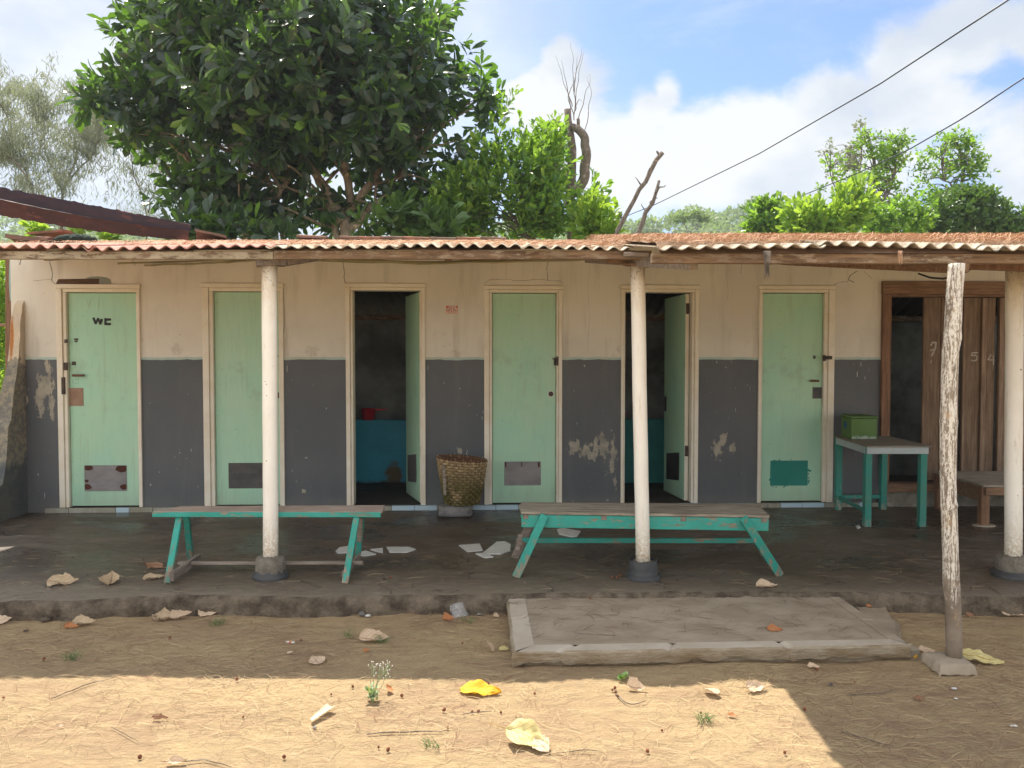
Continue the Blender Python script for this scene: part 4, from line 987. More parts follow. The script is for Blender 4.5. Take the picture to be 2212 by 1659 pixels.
def bench_slat():
    t = thing('slatted_bench', (.95, 5.0, FZ), 'wide bench with brown slatted top and splayed teal legs behind the leaning post', 'bench')
    FLc, FRc = at(1125, 1106, 4.93), at(1662, 1112.5, 4.82); z = (FLc.z + FRc.z) / 2
    BLc, BRc = on_z(1125, 1084, z), on_z(1640, 1089, z); FLc.z = z; FRc.z = z
    n = 5
    for k in range(n):
        a, b = k / n + .008, (k + 1) / n - .012
        mb = MB(); e = .01 * ns(k, 1, 1, 1.7)
        c4 = [FLc.lerp(BLc, a), FRc.lerp(BRc, a), FRc.lerp(BRc, b), FLc.lerp(BLc, b)]
        c4 = [p + Vector((e, 0, 0)) for p in c4]
        mb.hexa([p + Vector((0, 0, -.018)) for p in c4] + c4); mb.build('slat', M_slat, t, bevel=.003)
    mb = MB(); dv = Vector((0, 0, -.062)); mb.bar(FLc + dv + Vector((.005, .022, 0)), FRc + dv + Vector((0, .022, 0)), .03, .082)
    mb.build('apron', M_teal_x, t, bevel=.003)
    mb = MB(); dv = Vector((0, -.02, -.062)); mb.bar(BLc + dv, BRc + dv, .03, .082); mb.build('rear_apron', M_teal_x, t, bevel=.003)
    mb = MB()
    for f in (.02, .34, .66, .98):
        p = FLc.lerp(FRc, f) + Vector((0, .0, -.034)); q = BLc.lerp(BRc, f) + Vector((0, 0, -.034)); mb.bar(p + Vector((0, .003, 0)), q, .035, .028)
    mb.build('cross_rail', M_greywoody, t, bevel=.002)
    for (tx, ty, td, bx, by, mt) in ((1177, 1112, 4.905, 1114, 1247, M_teal_z), (1606, 1119, 4.79, 1685, 1243, M_teal_z), (1150, 1120, 5.24, 1112, 1205, M_greywood), (1612, 1120, 5.14, 1652, 1200, M_teal_z)):
        top = at(tx, ty, td); bot = on_z(bx, by, FZ)
        mb = MB(); mb.bar(bot, top, .052, .026, up=(0, 1, 0)); mb.build('leg', mt, t, bevel=.003)
    mb = MB(); mb.bar(at(1118, 1167, 5.16), at(1634, 1167.5, 5.10), .025, .034); mb.build('stretcher', M_teal_x, t, bevel=.003)
    mb = MB(); mb.bar(at(1120, 1166, 5.19), at(1119, 1185, 4.98), .03, .03); mb.bar(at(1124, 1155, 5.0), at(1122, 1192, 5.05), .03, .02, up=(0, 1, 0)); mb.build('brace', M_greywood, t, bevel=.002)
bench_slat()
def table():
    t = thing('small_table', (3.2, 6.75, FZ), 'tall small table with teal legs and a pale apron beside the dark doorway', 'table')
    x0, x1, y0, y1, z = 2.915, 3.455, 6.30, 7.12, .785
    mb = MB(); mb.hexa([(x0 - .0, y0, z - .012), (x1, y0, z - .012), (x1 + .03, y1, z - .012), (x0 + .07, y1, z - .012), (x0, y0, z), (x1, y0, z), (x1 + .03, y1, z), (x0 + .07, y1, z)]); mb.build('table_top', M_tabletop, t, bevel=.003)
    mb = MB(); mb.bar((x0 + .012, y0 + .03, z - .042), (x1 - .02, y0 + .03, z - .042), .02, .056); mb.bar((x0 + .014, y0 + .042, z - .042), (x0 + .085, y1 - .02, z - .042), .02, .056); mb.bar((x1 - .02, y0 + .042, z - .042), (x1, y1 - .02, z - .042), .02, .056); mb.build('apron', M_tablewhite, t, bevel=.002)
    for (a, b) in ((x0 + .035, y0 + .058), (x1 - .05, y0 + .058), (x0 + .10, y1 - .04), (x1 - .02, y1 - .03)):
        mb = MB(); mb.bar((a, b, FZ), (a, b, z - .013), .055, .055, up=(0, 1, 0)); mb.build('leg', M_tabteal, t, bevel=.004)
    mb = MB(); mb.bar((x0 + .06, y0 + .08, .22), (x0 + .10, y1 - .06, .22), .02, .03); mb.bar((x0 + .12, y1 - .04, .222), (x1 - .03, y1 - .03, .225), .02, .035); mb.build('stretcher', M_tabteal, t, bevel=.002)
    t = thing('wooden_box', (3.12, 7.0, z), 'green lidded wooden box standing on the small table', 'box')
    a, b, c, d_ = 3.005, 3.235, 6.80, 7.12; zz = z + .001
    q = lambda x, y, h: (x, y, zz + h)
    mb = MB(); mb.hexa([q(a, c, 0), q(b, c, 0), q(b + .02, d_, 0), q(a + .05, d_, 0), q(a, c, .185), q(b, c, .185), q(b + .02, d_, .185), q(a + .05, d_, .185)]); bx = mb.build('box_body', M_boxg, t, bevel=.003)
    mb = MB(); mb.hexa([q(a - .008, c - .01, .189), q(b + .008, c - .01, .189), q(b + .028, d_ + .0, .189), q(a + .042, d_ + .0, .189), q(a - .008, c - .01, .204), q(b + .008, c - .01, .204), q(b + .028, d_ + .0, .204), q(a + .042, d_ + .0, .204)]); mb.build('lid', M_boxg, t, bevel=.003)
    mb = MB(); P = []; Q_ = []
    for k in range(13): P.append((a + .01 + (b - a - .02) * k / 12, c - .0015, zz + .028 + .016 * ns(k, 2, 3, .9)))
    mb.poly([(a + .004, c - .0015, zz + .003), (b - .004, c - .0015, zz + .003)] + P[::-1]); mb.build('worn_paint', M_boxw, t)
    mb = MB(); n_ = Vector((-1, .156, 0)).normalized() * .0015; P = []
    for k in range(12):
        an = k / 12 * 2 * math.pi; s_ = .42 + .17 * math.cos(an); h = .115 + .035 * math.sin(an) * (1 + .2 * ns(k, 1, 1, 1)); P.append((a + .05 * (1 - s_) + n_.x, c + (d_ - c) * (1 - s_) + n_.y, zz + h))
    mb.poly(P); mb.poly(P[::-1]); mb.build('blue_daub', M_blueink, t)
table()
def bench_right():
    t = thing('wooden_bench', (4.4, 6.8, FZ), 'bare brown wooden bench in front of the plank door', 'bench')
    x0, x1, y0, y1, z = 3.90, 5.5, 6.33, 7.14, .455
    for k in range(5):
        a = y0 + (y1 - y0) * k / 5 + .006; b = y0 + (y1 - y0) * (k + 1) / 5 - .006
        sh = .02 * (k / 5)
        mb = MB(); mb.hexa([(x0 + sh, a, z - .02), (x1, a, z - .02), (x1, b, z - .02), (x0 + sh, b, z - .02), (x0 + sh, a, z), (x1, a, z), (x1, b, z), (x0 + sh, b, z)]); mb.build('slat', M_slat, t, bevel=.004)
    mb = MB(); mb.bar((x0 + .03, y0 + .03, z - .055), (x1, y0 + .03, z - .055), .03, .065); mb.bar((x0 + .03, y0 + .05, z - .085), (x0 + .05, y1, z - .085), .03, .125); mb.build('apron', M_woodbrownx, t, bevel=.003)
    for (a, b) in ((x0 + .045, y0 + .07), (x0 + .06, y1 - .05), (x1 - .1, y0 + .07)):
        mb = MB(); mb.bar((a, b, FZ), (a, b, z - .021), .07, .06, up=(0, 1, 0)); mb.build('leg', M_woodbrown, t, bevel=.004)
    mb = MB(); mb.tube([(x0 + .045, y0 + .06, FZ), (x0 + .045, y0 + .06, FZ + .008)], .13 / 2 * 1.4, 18, squash=.7); mb.build('foot_pad', M_kerb, t)
bench_right()

# ------------------------------------------------------------------ basket on a stone
def basket():
    c = Vector((at(998, 1092, 6.84).x, 6.84, 0)); z0 = .205
    t = thing('wicker_basket', (c.x, c.y, z0), 'mossy woven bamboo basket resting on a grey stone between the doors', 'basket')
    H, r0, r1 = .405, .145, .222
    mb = MB(); n = 136; rows = 17; stakes = 17
    mb.v = []; top_tilt = -.045
    for r in range(rows):
        for e in range(3):
            f = (r + (.12, .5, .88)[e]) / rows
            rr0 = r0 + (r1 - r0) * (f ** .75)
            for k in range(n):
                a = 2 * math.pi * k / n
                off = .010 * math.sin(stakes * a / 1. + math.pi * (r % 2)) + (.0015 if e == 1 else -.0015)
                rr = rr0 + off + .004 * ns(math.cos(a), math.sin(a), r, 2)
                zz = z0 + f * H * (1 + top_tilt * math.cos(a)) + .002 * ns(a, r, 3, 3)
                mb.v.append((c.x + rr * math.cos(a), c.y + rr * math.sin(a) * .9, zz))
    for r in range(rows):
        for e in range(2):
            for k in range(n):
                b0 = (r * 3 + e) * n; b1 = (r * 3 + e + 1) * n; k2 = (k + 1) % n
                mb.f.append((b0 + k, b0 + k2, b1 + k2, b1 + k)); mb.m.append(0); mb.sm.append(True)
    mb.build('weave', M_basket, t)
    mb = MB()
    for k in range(stakes * 2):
        a = 2 * math.pi * (k + .5) / (stakes * 2); P = []
        for f in (0, .33, .66, 1.03):
            rr = r0 + (r1 - r0) * (min(f, 1) ** .75) - .001; P.append((c.x + rr * math.cos(a), c.y + rr * math.sin(a) * .9, z0 + f * H * (1 + top_tilt * math.cos(a))))
        mb.tube(P, .0035, 4)
    mb.build('stake', M_basket, t)
    mb = MB(); inner = []
    mb.grid(lambda a, b: (c.x + (r0 + (r1 - r0) * (b ** .75) - .010) * math.cos(a * 2 * math.pi), c.y + (r0 + (r1 - r0) * (b ** .75) - .010) * math.sin(a * 2 * math.pi) * .9, z0 + .005 + b * H * .97 * (1 + top_tilt * math.cos(a * 2 * math.pi))), 40, 8)
    mb.poly([(c.x + (r0 - .01) * math.cos(k / 20 * 2 * math.pi), c.y + (r0 - .01) * .9 * math.sin(k / 20 * 2 * math.pi), z0 + .006) for k in range(20)])
    mb.build('lining', M_handle, t)
    mb = MB(); mb.tube([(c.x + r1 * math.cos(a), c.y + r1 * .9 * math.sin(a), z0 + H * (1 + top_tilt * math.cos(a)) + .004 * ns(a, 1, 1, 5)) for a in [2 * math.pi * k / 48 for k in range(49)]], .007, 6, caps=False); mb.build('rim', M_handle, t)
    mb = MB(); a = R(218)
    mb.bar((c.x - .140, c.y - .125, z0 + .10), (c.x - .150, c.y - .150, z0 + .37), .026, .008, up=(0, 1, 0)); mb.build('strap', M_greywood, t, bevel=.002)
    mb = MB(); s = Vector((at(983, 1110, 6.80).x, 6.82, FZ))
    def f(a, b):
        an = a * 2 * math.pi; el = -math.pi / 2 + b * math.pi
        sx = math.copysign(abs(math.cos(an)) ** .35, math.cos(an)) * max(0, math.cos(el)) ** .22; sy = math.copysign(abs(math.sin(an)) ** .5, math.sin(an)) * max(0, math.cos(el)) ** .4; sz = math.copysign(abs(math.sin(el)) ** .6, math.sin(el))
        k = 1 + .07 * ns(sx, sy, sz, 2.2)
        return (s.x + .160 * sx * k * (1 - .10 * math.cos(sz * 2.2) * 1), s.y + .13 * sy * k, s.z + .049 + .051 * sz * (1 + .05 * ns(sx, sy, 3, 3)))
    mb.grid(f, 40, 20); tag(mb.build('stone_block', M_stone), 'grey stone block under the woven basket', 'stone')
basket()

# ------------------------------------------------------------------ inside the open rooms
mb = MB(); y0 = 8.30
mb.box(at(683, 900, 7.7).x - .28, at(905, 900, 8.3).x + .1, y0, y0 + .06, FLOORZ, .838); mb.box(at(683, 900, 7.7).x - .28, at(905, 900, 8.3).x + .1, y0 + .062, y0 + .45, FLOORZ, .70)
tag(mb.build('water_tub', M_tub, bevel=.006), 'blue painted water tub inside the open cubicle with the red dipper', 'water tub')
mb = MB(); mb.box(1.0, 2.2, y0 + .02, y0 + .08, FLOORZ, .845); mb.box(1.0, 2.2, y0 + .082, y0 + .47, FLOORZ, .70)
tag(mb.build('water_tub', M_tub2, bevel=.006), 'dark green water tub inside the open cubicle behind the leaning post', 'water tub')
t = thing('water_dipper', (at(796, 905, 8.33).x, 8.33, .838), 'red plastic dipper standing on the rim of the blue tub', 'dipper')
mb = MB(); c = WL[t.name]; base = 0; n = 24; prof = [(0, .002), (.066, .002), (.078, .12), (.082, .122), (.074, .118), (.063, .01), (0, .01)]
for rr, z in prof:
    for k in range(n): mb.v.append((c.x + rr * math.cos(2 * math.pi * k / n), c.y + rr * math.sin(2 * math.pi * k / n), c.z + z))
for j in range(len(prof) - 1):
    for k in range(n): mb.f.append((j * n + k, j * n + (k + 1) % n, (j + 1) * n + (k + 1) % n, (j + 1) * n + k)); mb.m.append(0); mb.sm.append(True)
mb.build('cup', M_redp, t)
mb = MB(); mb.bar((c.x + .075, c.y, c.z + .108), (c.x + .21, c.y, c.z + .118), .022, .024, h2=.010); mb.build('handle', M_redp, t, bevel=.003)
mb = MB(); mb.tube([(1.2, 8.34, .86), (1.22, 8.34, .92), (1.25, 8.34, .90)], .008, 8); mb.tube([(1.12, 8.36, .846), (1.12, 8.36, .93)], [.055, .065], 16)
tag(mb.build('water_dipper', M_redp), 'red dipper half hidden in the cubicle behind the leaning post', 'dipper')


# ------------------------------------------------------------------ things under and on the roof
mb = MB(); mb.tube(wob([at(255, 569, 6.3), at(400, 565, 6.0), at(560, 560.5, 5.2), at(700, 561, 5.0), at(860, 566, 5.0), at(960, 566, 5.0), at(1180, 560, 4.95), at(1355, 556, 4.9)], 40, .006, 2), [.008] * 40, 8)
tag(mb.build('bamboo_rod', M_rod), 'long thin bamboo rod slung under the eave, its end nearer the left door', 'rod')
mb = MB(); mb.tube(wob([at(312, 573.5, 6.1), at(430, 569, 5.9), at(560, 562, 5.15), at(720, 562.5, 5.03), at(900, 569.5, 5.0), at(1100, 565, 4.95), at(1300, 558.5, 4.92)], 40, .008, 5), [.007] * 40, 8)
tag(mb.build('bamboo_rod', M_rod), 'lower thin bamboo rod slung under the eave, ending above the second door', 'rod')
# folded rusty sheet lying from a neighbouring roof onto this one
def rusty():
    t = thing('rusty_metal_sheet', at(408, 516, 7.0), 'long folded rusty brown metal sheet resting on the left of the roof', 'metal sheet')
    A = [(413, 480), (412, 485), (411, 497), (409, 498.5), (408, 503), (407, 519)]
    B = [(-70, 384), (-70, 394), (-70, 413), (-70, 415), (-70, 425), (-70, 452)]
    dA = [7.04, 7.03, 7.02, 6.98, 7.0, 7.03]; dB = [5.14, 5.13, 5.12, 5.08, 5.10, 5.13]
    a = [at(x, y, d) for (x, y), d in zip(A, dA)]; b = [at(x, y, d) for (x, y), d in zip(B, dB)]
    mb = MB(); n = 60; m = len(A)
    for s_ in (0, 1):
        for i in range(n + 1):
            f = i / n
            for j in range(m):
                p = b[j].lerp(a[j], f); rag = .012 * ns(i * .6, j, 4) if j in (0, m - 1) else .003 * ns(i * .4, j, 4)
                mb.v.append((p.x, p.y + .004 * s_ + .01 * ns(i * .2, j, 1), p.z + rag - (.03 * math.sin(f * math.pi) if j else 0.02)))
    for s_ in (0, 1):
        for i in range(n):
            for j in range(m - 1):
                q = s_ * (n + 1) * m + i * m + j; mb.f.append((q, q + m, q + m + 1, q + 1)); mb.m.append(0); mb.sm.append(False)
    o = mb.build('folded_sheet', M_rustm, t)
    
def rust_material():
    m, t = mat('rusty_metal_worn'); x, y, z = t.xyz()
    n = t.noise(3, 8, .7, (1, 1, 4)); n2 = t.noise(14, 6, .7)
    c = t.mix(t.thr(n, .4, .65), (.026, .013, .012), (.050, .021, .017)); c = t.mix(t.thr(n2, .60, .66), c, (.085, .035, .026))
    c = t.mix(t.math('MULTIPLY', t.thr(t.noise(2.2, 6, .6, (1, 1, 6), loc=(2, 2, 2)), .60, .66), .8), c, (.12, .042, .03))
    t.done(c, .55, t.bump(n2, .5, .006), .45); return m
M_rustm = rust_material(); rusty()

def tile(px0, px1, py, D_, mtl, label, thick=.022, wide=.16, rot=0., pitch=.1):
    a, b = at(px0, py, D_), at(px1, py, D_); L = (b - a).length; c = a.lerp(b, .5); mb = MB(); s_ = rnd.uniform(0, 9)
    Rm = Matrix.Rotation(rot, 3, 'Z') @ Matrix.Rotation(pitch, 3, 'Y') @ Matrix.Rotation(-.17, 3, 'X')
    def f(u, v, k): return c + Rm @ Vector(((u - .5) * L, (v - .5) * wide, k + .028 * math.cos((v - .5) * 3.0) + .003 * ns(u * 3, v * 3, s_)))
    mb.grid(lambda u, v: f(u, v, 0), 8, 8); mb.grid(lambda u, v: f(u, v, -thick), 8, 8)
    for e in (0, 1):
        for k in range(8): mb.poly([f(k / 8, e, 0), f((k + 1) / 8, e, 0), f((k + 1) / 8, e, -thick), f(k / 8, e, -thick)]); mb.poly([f(e, k / 8, 0), f(e, (k + 1) / 8, 0), f(e, (k + 1) / 8, -thick), f(e, k / 8, -thick)])
    return tag(mb.build('roof_tile', mtl), label, 'roof tile', 'clay tiles lying on the roof')
tl = [(736, 776, M_tiled, 'dark mossy clay tile, leftmost in the row behind the roof ridge'), (777, 824, M_tile, 'orange clay tile, second from left in the ridge row'), (825, 872, M_tiled, 'blackened clay tile, third from left in the ridge row'),
      (873, 930, M_tile, 'faded clay tile, fourth from left in the ridge row'), (931, 986, M_tiled, 'dark clay tile, fifth from left in the ridge row'), (987, 1038, M_tile, 'bright orange clay tile, sixth in the ridge row'), (1039, 1094, M_tiled, 'dark clay tile at the right end of the ridge row')]
for k, (a, b, m_, l_) in enumerate(tl): tile(a, b, 517.5 + rnd.uniform(-1.0, 1.0) + k * .35, 7.60, m_, l_, pitch=.03)
tile(645, 708, 515.5, 7.50, M_tiled, 'long dark clay tile lying flat left of the ridge row', pitch=.05)
tile(425, 487, 511, 7.30, M_tiled, 'tilted dark clay tile beside the end of the rusty sheet', rot=.3, pitch=.18, wide=.25)
tile(30, 95, 521, 7.10, M_tiled, 'dark curved clay tile at the left end of the roof', rot=.2, wide=.3, thick=.04); tile(88, 128, 520, 7.0, M_tiled, 'small dark clay tile next to the green net bundle', rot=-.3, wide=.2, thick=.03)
tile(80, 160, 510, 7.5, M_tile, 'orange clay tile propped behind the dark net bundle', rot=-.1, pitch=-.06, wide=.3)
mb = MB(); c = at(164, 518, 6.95)
mb.grid(lambda a, b: c + Vector((.19 * (2 * b - 1) * 1.0, .10 * math.sqrt(max(0, 1 - (2 * b - 1) ** 2)) * math.cos(a * 6.283) * (1 + .2 * ns(a * 6, b * 8, 1)), .050 * math.sqrt(max(0, 1 - (2 * b - 1) ** 2)) * math.sin(a * 6.283) * (1 + .35 * ns(a * 7, b * 14, 3)))), 30, 40, smooth=False)
tag(mb.build('net_bundle', M_net), 'dark green bundled net lying on the left of the roof', 'net')

# ------------------------------------------------------------------ needles (uncountable)
def ribbons(name, P, yaw, L, wd, lift, curv, mtl, slope=None, segs=4, parent=None, droop=None):
    """thin curved strands lying on a surface; P (N,3) base points"""
    N = len(P); t = np.linspace(-.5, .5, segs + 1)
    V = np.zeros((N, segs + 1, 2, 3)); th = yaw[:, None] + curv[:, None] * t[None]
    dxs = np.cos(th) * (L / segs)[:, None]; dys = np.sin(th) * (L / segs)[:, None]
    X = P[:, 0:1] + np.cumsum(dxs, 1) - dxs.sum(1, keepdims=True) / 2; Y = P[:, 1:2] + np.cumsum(dys, 1) - dys.sum(1, keepdims=True) / 2
    Zz = P[:, 2:3] + lift[:, None] * (1 - (2 * t[None]) ** 2 * .8) + (0 if slope is None else slope * (Y - P[:, 1:2]))
    if droop is not None: Zz = Zz + droop[:, None] * t[None]
    nx_, ny_ = -np.sin(th), np.cos(th); wv = (wd[:, None] / 2) * (1 - .5 * np.abs(2 * t[None]))
    for s_, sg in ((0, -1), (1, 1)):
        V[:, :, s_, 0] = X + sg * nx_ * wv; V[:, :, s_, 1] = Y + sg * ny_ * wv; V[:, :, s_, 2] = Zz + (sg * .5 * wv)
    base = (np.arange(N) * (segs + 1) * 2)[:, None] + (np.arange(segs) * 2)[None]
    q = np.stack([base, base + 1, base + 3, base + 2], -1).reshape(-1)
    me = fast_mesh(name, V.reshape(-1, 3), q, np.arange(N * segs) * 4, None)
    return link(name, me, mtl, parent)
U_ = lambda a, b, n: ng.uniform(a, b, n)
# on the ground in front
n = 21000; X = U_(-3.4, 4.2, n); Y = 2.0 + 2.6 * ng.random(n) ** 1.0
clus = np.array([mnoise.noise(Vector((x * 1.1, y * 2, 4))) for x, y in zip(X, Y)]); keep = ng.random(n) < np.clip(.62 + clus * 1.3, .1, 1); X, Y = X[keep], Y[keep]; n = len(X)
P = np.stack([X, Y, np.array([ground_z(a_, b_) for a_, b_ in zip(X, Y)]) + .0015], 1)
tag(ribbons('fallen_needles', P, ng.normal(0, 1.2, n), U_(.03, .15, n), U_(.0009, .0019, n), U_(.001, .010, n), ng.normal(0, 1.5, n), M_needle_gnd), 'thin dry needles strewn over the sandy ground', 'needles', kind='stuff')
n = 420; X = U_(-4, 4, n); Y = U_(4.55, 5.4, n); P = np.stack([X, Y, np.full(n, .108)], 1)
tag(ribbons('porch_needles', P, ng.normal(0, .9, n), U_(.05, .16, n), U_(.001, .002, n), U_(.001, .006, n), ng.normal(0, 1.3, n), M_needle_gnd), 'a few dry needles on the edge of the porch floor', 'needles', kind='stuff')
n = 230; a = U_(0.02, .93, n); b_ = U_(.02, .88, n); BLx, BRx, FLx, FRx = -.03, 1.96, 0.02, 1.99
P = np.array([[*(on_z(1096, 1284, .082).lerp(on_z(1806, 1284, .082), u).lerp(on_z(1112, 1405, .082).lerp(on_z(1960, 1392, .082), u), v))] for u, v in zip(a, b_)])
P[:, 2] = .082; dark_needles = simple('dark_fallen_twigs', (.075, .042, .028), (.14, .085, .055), 10)
tag(ribbons('platform_needles', P, ng.normal(0, .9, n), U_(.05, .15, n), U_(.001, .002, n), U_(.001, .005, n), ng.normal(0, 1.8, n), dark_needles), 'curled brown needles scattered over the step platform', 'needles', kind='stuff')
# on the roof
def roof_needles():
    mb = MB()
    def hgt(x, y, right):
        f = min(1, max(0, (y - ((RD0 + .07 + .03 * ns(x, 0, 1, 4)) if right else (LD + .30 - .28 * min(1, max(0, (x + 2.2) / .9)) + .12 * ns(x, 0, 1, 2)))) / .10))
        return f
    def surf(x0, x1, y0, y1, nx_, ny_, right):
        def f(a, b):
            x = x0 + a * (x1 - x0); y = y0 + b * (y1 - y0); h = hgt(x, y, right)
            hh = (.030 if right else .018 if x > -1.6 else .012)
            return (x, y, roofz(y) - .012 + h * (hh + .012 * ns(x, y, 0, 6) + .007 * ns(x, y, 3, 18)) + (.022 if right else .006) * h)
        mb.grid(f, nx_, ny_)
    surf(-2.9, .72, LD + .02, 7.5, 160, 90, False); surf(.74, 5.4, RD0 + .05, 7.5, 200, 120, True)
    o = mb.build('needle_litter', M_needle_mat); tag(o, 'thick layer of dry brown needles covering the roof', 'needles', kind='stuff')
    n1, n2 = 9000, 26000
    X = U_(-3.6, .72, n1); Y = LD + .05 + (7.6 - LD - .05) * ng.random(n1) ** 1.5
    k = (Y > LD + .34 - .30 * np.clip((X + 2.2) / .9, 0, 1)); X, Y = X[k], Y[k]; dens = ng.random(len(X)) < np.clip((X + 3.8) / 2., .15, 1); X, Y = X[dens], Y[dens]
    X2 = U_(.74, 5.3, n2); Y2 = RD0 + .07 + 3.7 * ng.random(n2) ** 1.3
    lf = np.concatenate([U_(.0, .03, len(X)), U_(.005, .05, len(X2))]); X = np.concatenate([X, X2]); Y = np.concatenate([Y, Y2]); n = len(X)
    P = np.stack([X, Y, RZ0 + RS * (Y - RD0) + np.where(X > .73, .042, .014)], 1)
    o2 = ribbons('needle_strands', P, ng.uniform(0, 3.14, n), U_(.06, .17, n), U_(.0018, .0032, n), lf, ng.normal(0, 1.4, n), M_needle_roof, slope=RS, parent=None, droop=ng.normal(0, .02, n))
    tag(o2, 'loose dry needles sticking up along the roof', 'needles', kind='stuff')
    for (px, py, l_, lab, m_) in ((1657, 545, 60, 'tuft of dark dry needles hanging from the eave left of the dark doorway', M_barkd), (1945, 545, 28, 'small pale tuft of needles hanging from the eave near the bark covered post', M_needle_roof)):
        mb = MB(); rs = random.Random(px)
        for k in range(60 if l_ > 40 else 26):
            x0 = px + rs.uniform(-9, 9) * (1 if l_ > 40 else .5); x1 = px + rs.uniform(-6, 6) * (1 if l_ > 40 else .6); yb = py + rs.uniform(.3, 1) * l_
            mb.tube([at(x0, py - 3, 3.79), at((x0 + x1) / 2 + rs.uniform(-2, 2), (py + yb) / 2, 3.77), at(x1, yb, 3.78)], [.0016, .0014, .0006], 3, caps=False)
        tag(mb.build('needle_tuft', m_), lab, 'tuft')
roof_needles()

# ------------------------------------------------------------------ fallen leaves
def dry_leaf(px, py, wpx, mtl, label, z=.0, yaw=0., curl=.5, fold=.3, ar=.75, lift=.012, seed=1, notch=.0, stem=True, tilt=0., roll=0., group='fallen leaves', tw=0.):
    c = on_z(px, py, z); L = wpx / FPX * c.y; W_ = L * ar; nu, nv = 14, 12; mb = MB()
    if z == 0: z = ground_z(c.x, c.y) + .002
    M3 = Matrix.Rotation(roll + .30 + .15 * math.sin(seed * 9), 3, 'X') @ Matrix.Rotation(yaw, 3, 'Z') @ Matrix.Rotation(tilt, 3, 'Y'); pts = []
    for j in range(nv + 1):
        for i in range(nu + 1):
            u = i / nu; v = j / nv * 2 - 1
            prof = (math.sin(math.pi * u ** .70) ** .95) * (1 - .2 * u ** 3) if 0 < u < 1 else 0
            x = (u - .5) * L; y = v * W_ / 2 * prof * (1 + .25 * ns(u * 4, math.copysign(1, v), seed) + .20 * ns(u * 11, math.copysign(1, v), seed + 5))
            if notch: x -= notch * L * (1 - abs(v)) * 0 + notch * L * max(0, 1 - u * 2.2) * abs(v) ** 1.5
            r = abs(y) / (W_ / 2)
            z_ = fold * .9 * abs(y) * (1.5 if y > 0 else .45) + .10 * L * max(0, r - .55) * (1 + 2.5 * ns(u * 4, v, seed + 8)) + .02 * L * abs(math.sin(u * 19 + abs(v) * 5)) * r + curl * L * (abs(2 * u - 1) ** 2.2) * .4 + .09 * L * ns(u * 2.6, v * 1.8, seed) + .05 * L * ns(u * 7, v * 4, seed + 3)
            an = tw * (u - .5); y, z_ = y * math.cos(an) - z_ * math.sin(an), y * math.sin(an) + z_ * math.cos(an)
            y *= (1 - .35 * fold * r)
            pts.append(M3 @ Vector((x, y, z_)))
    mz = min(p.z for p in pts)
    pts = [p + Vector((c.x, c.y, z - mz + .001)) for p in pts]
    mb.v = [tuple(p) for p in pts]
    for j in range(nv):
        for i in range(nu):
            a = j * (nu + 1) + i; mb.f.append((a, a + 1, a + nu + 2, a + nu + 1)); mb.m.append(0); mb.sm.append(True)
    if stem:
        mid = (nv // 2) * (nu + 1); p0 = pts[mid]; d = (p0 - pts[mid + 2]).normalized(); d.z = abs(d.z) * .2
        mb.tube([p0, p0 + d * L * .22 + Vector((0, 0, .004)), p0 + d * L * .45 + Vector((.01, .006, .0))], [.0018, .0014, .0012], 5)
    me = bpy.data.meshes.new('dry_leaf'); me.from_pydata(mb.v, [], mb.f); me.polygons.foreach_set('use_smooth', mb.sm)
    uv = me.uv_layers.new(name='UVMap'); nvv = (nu + 1) * (nv + 1)
    for p in me.polygons:
        for li in p.loop_indices:
            vi = me.loops[li].vertex_index
            uv.data[li].uv = ((vi % (nu + 1)) / nu, (vi // (nu + 1)) / nv) if vi < nvv else (.5, .5)
    me.update(); o = link('fallen_leaf', me, mtl); return tag(o, label, 'leaf', group)
pi = math.pi
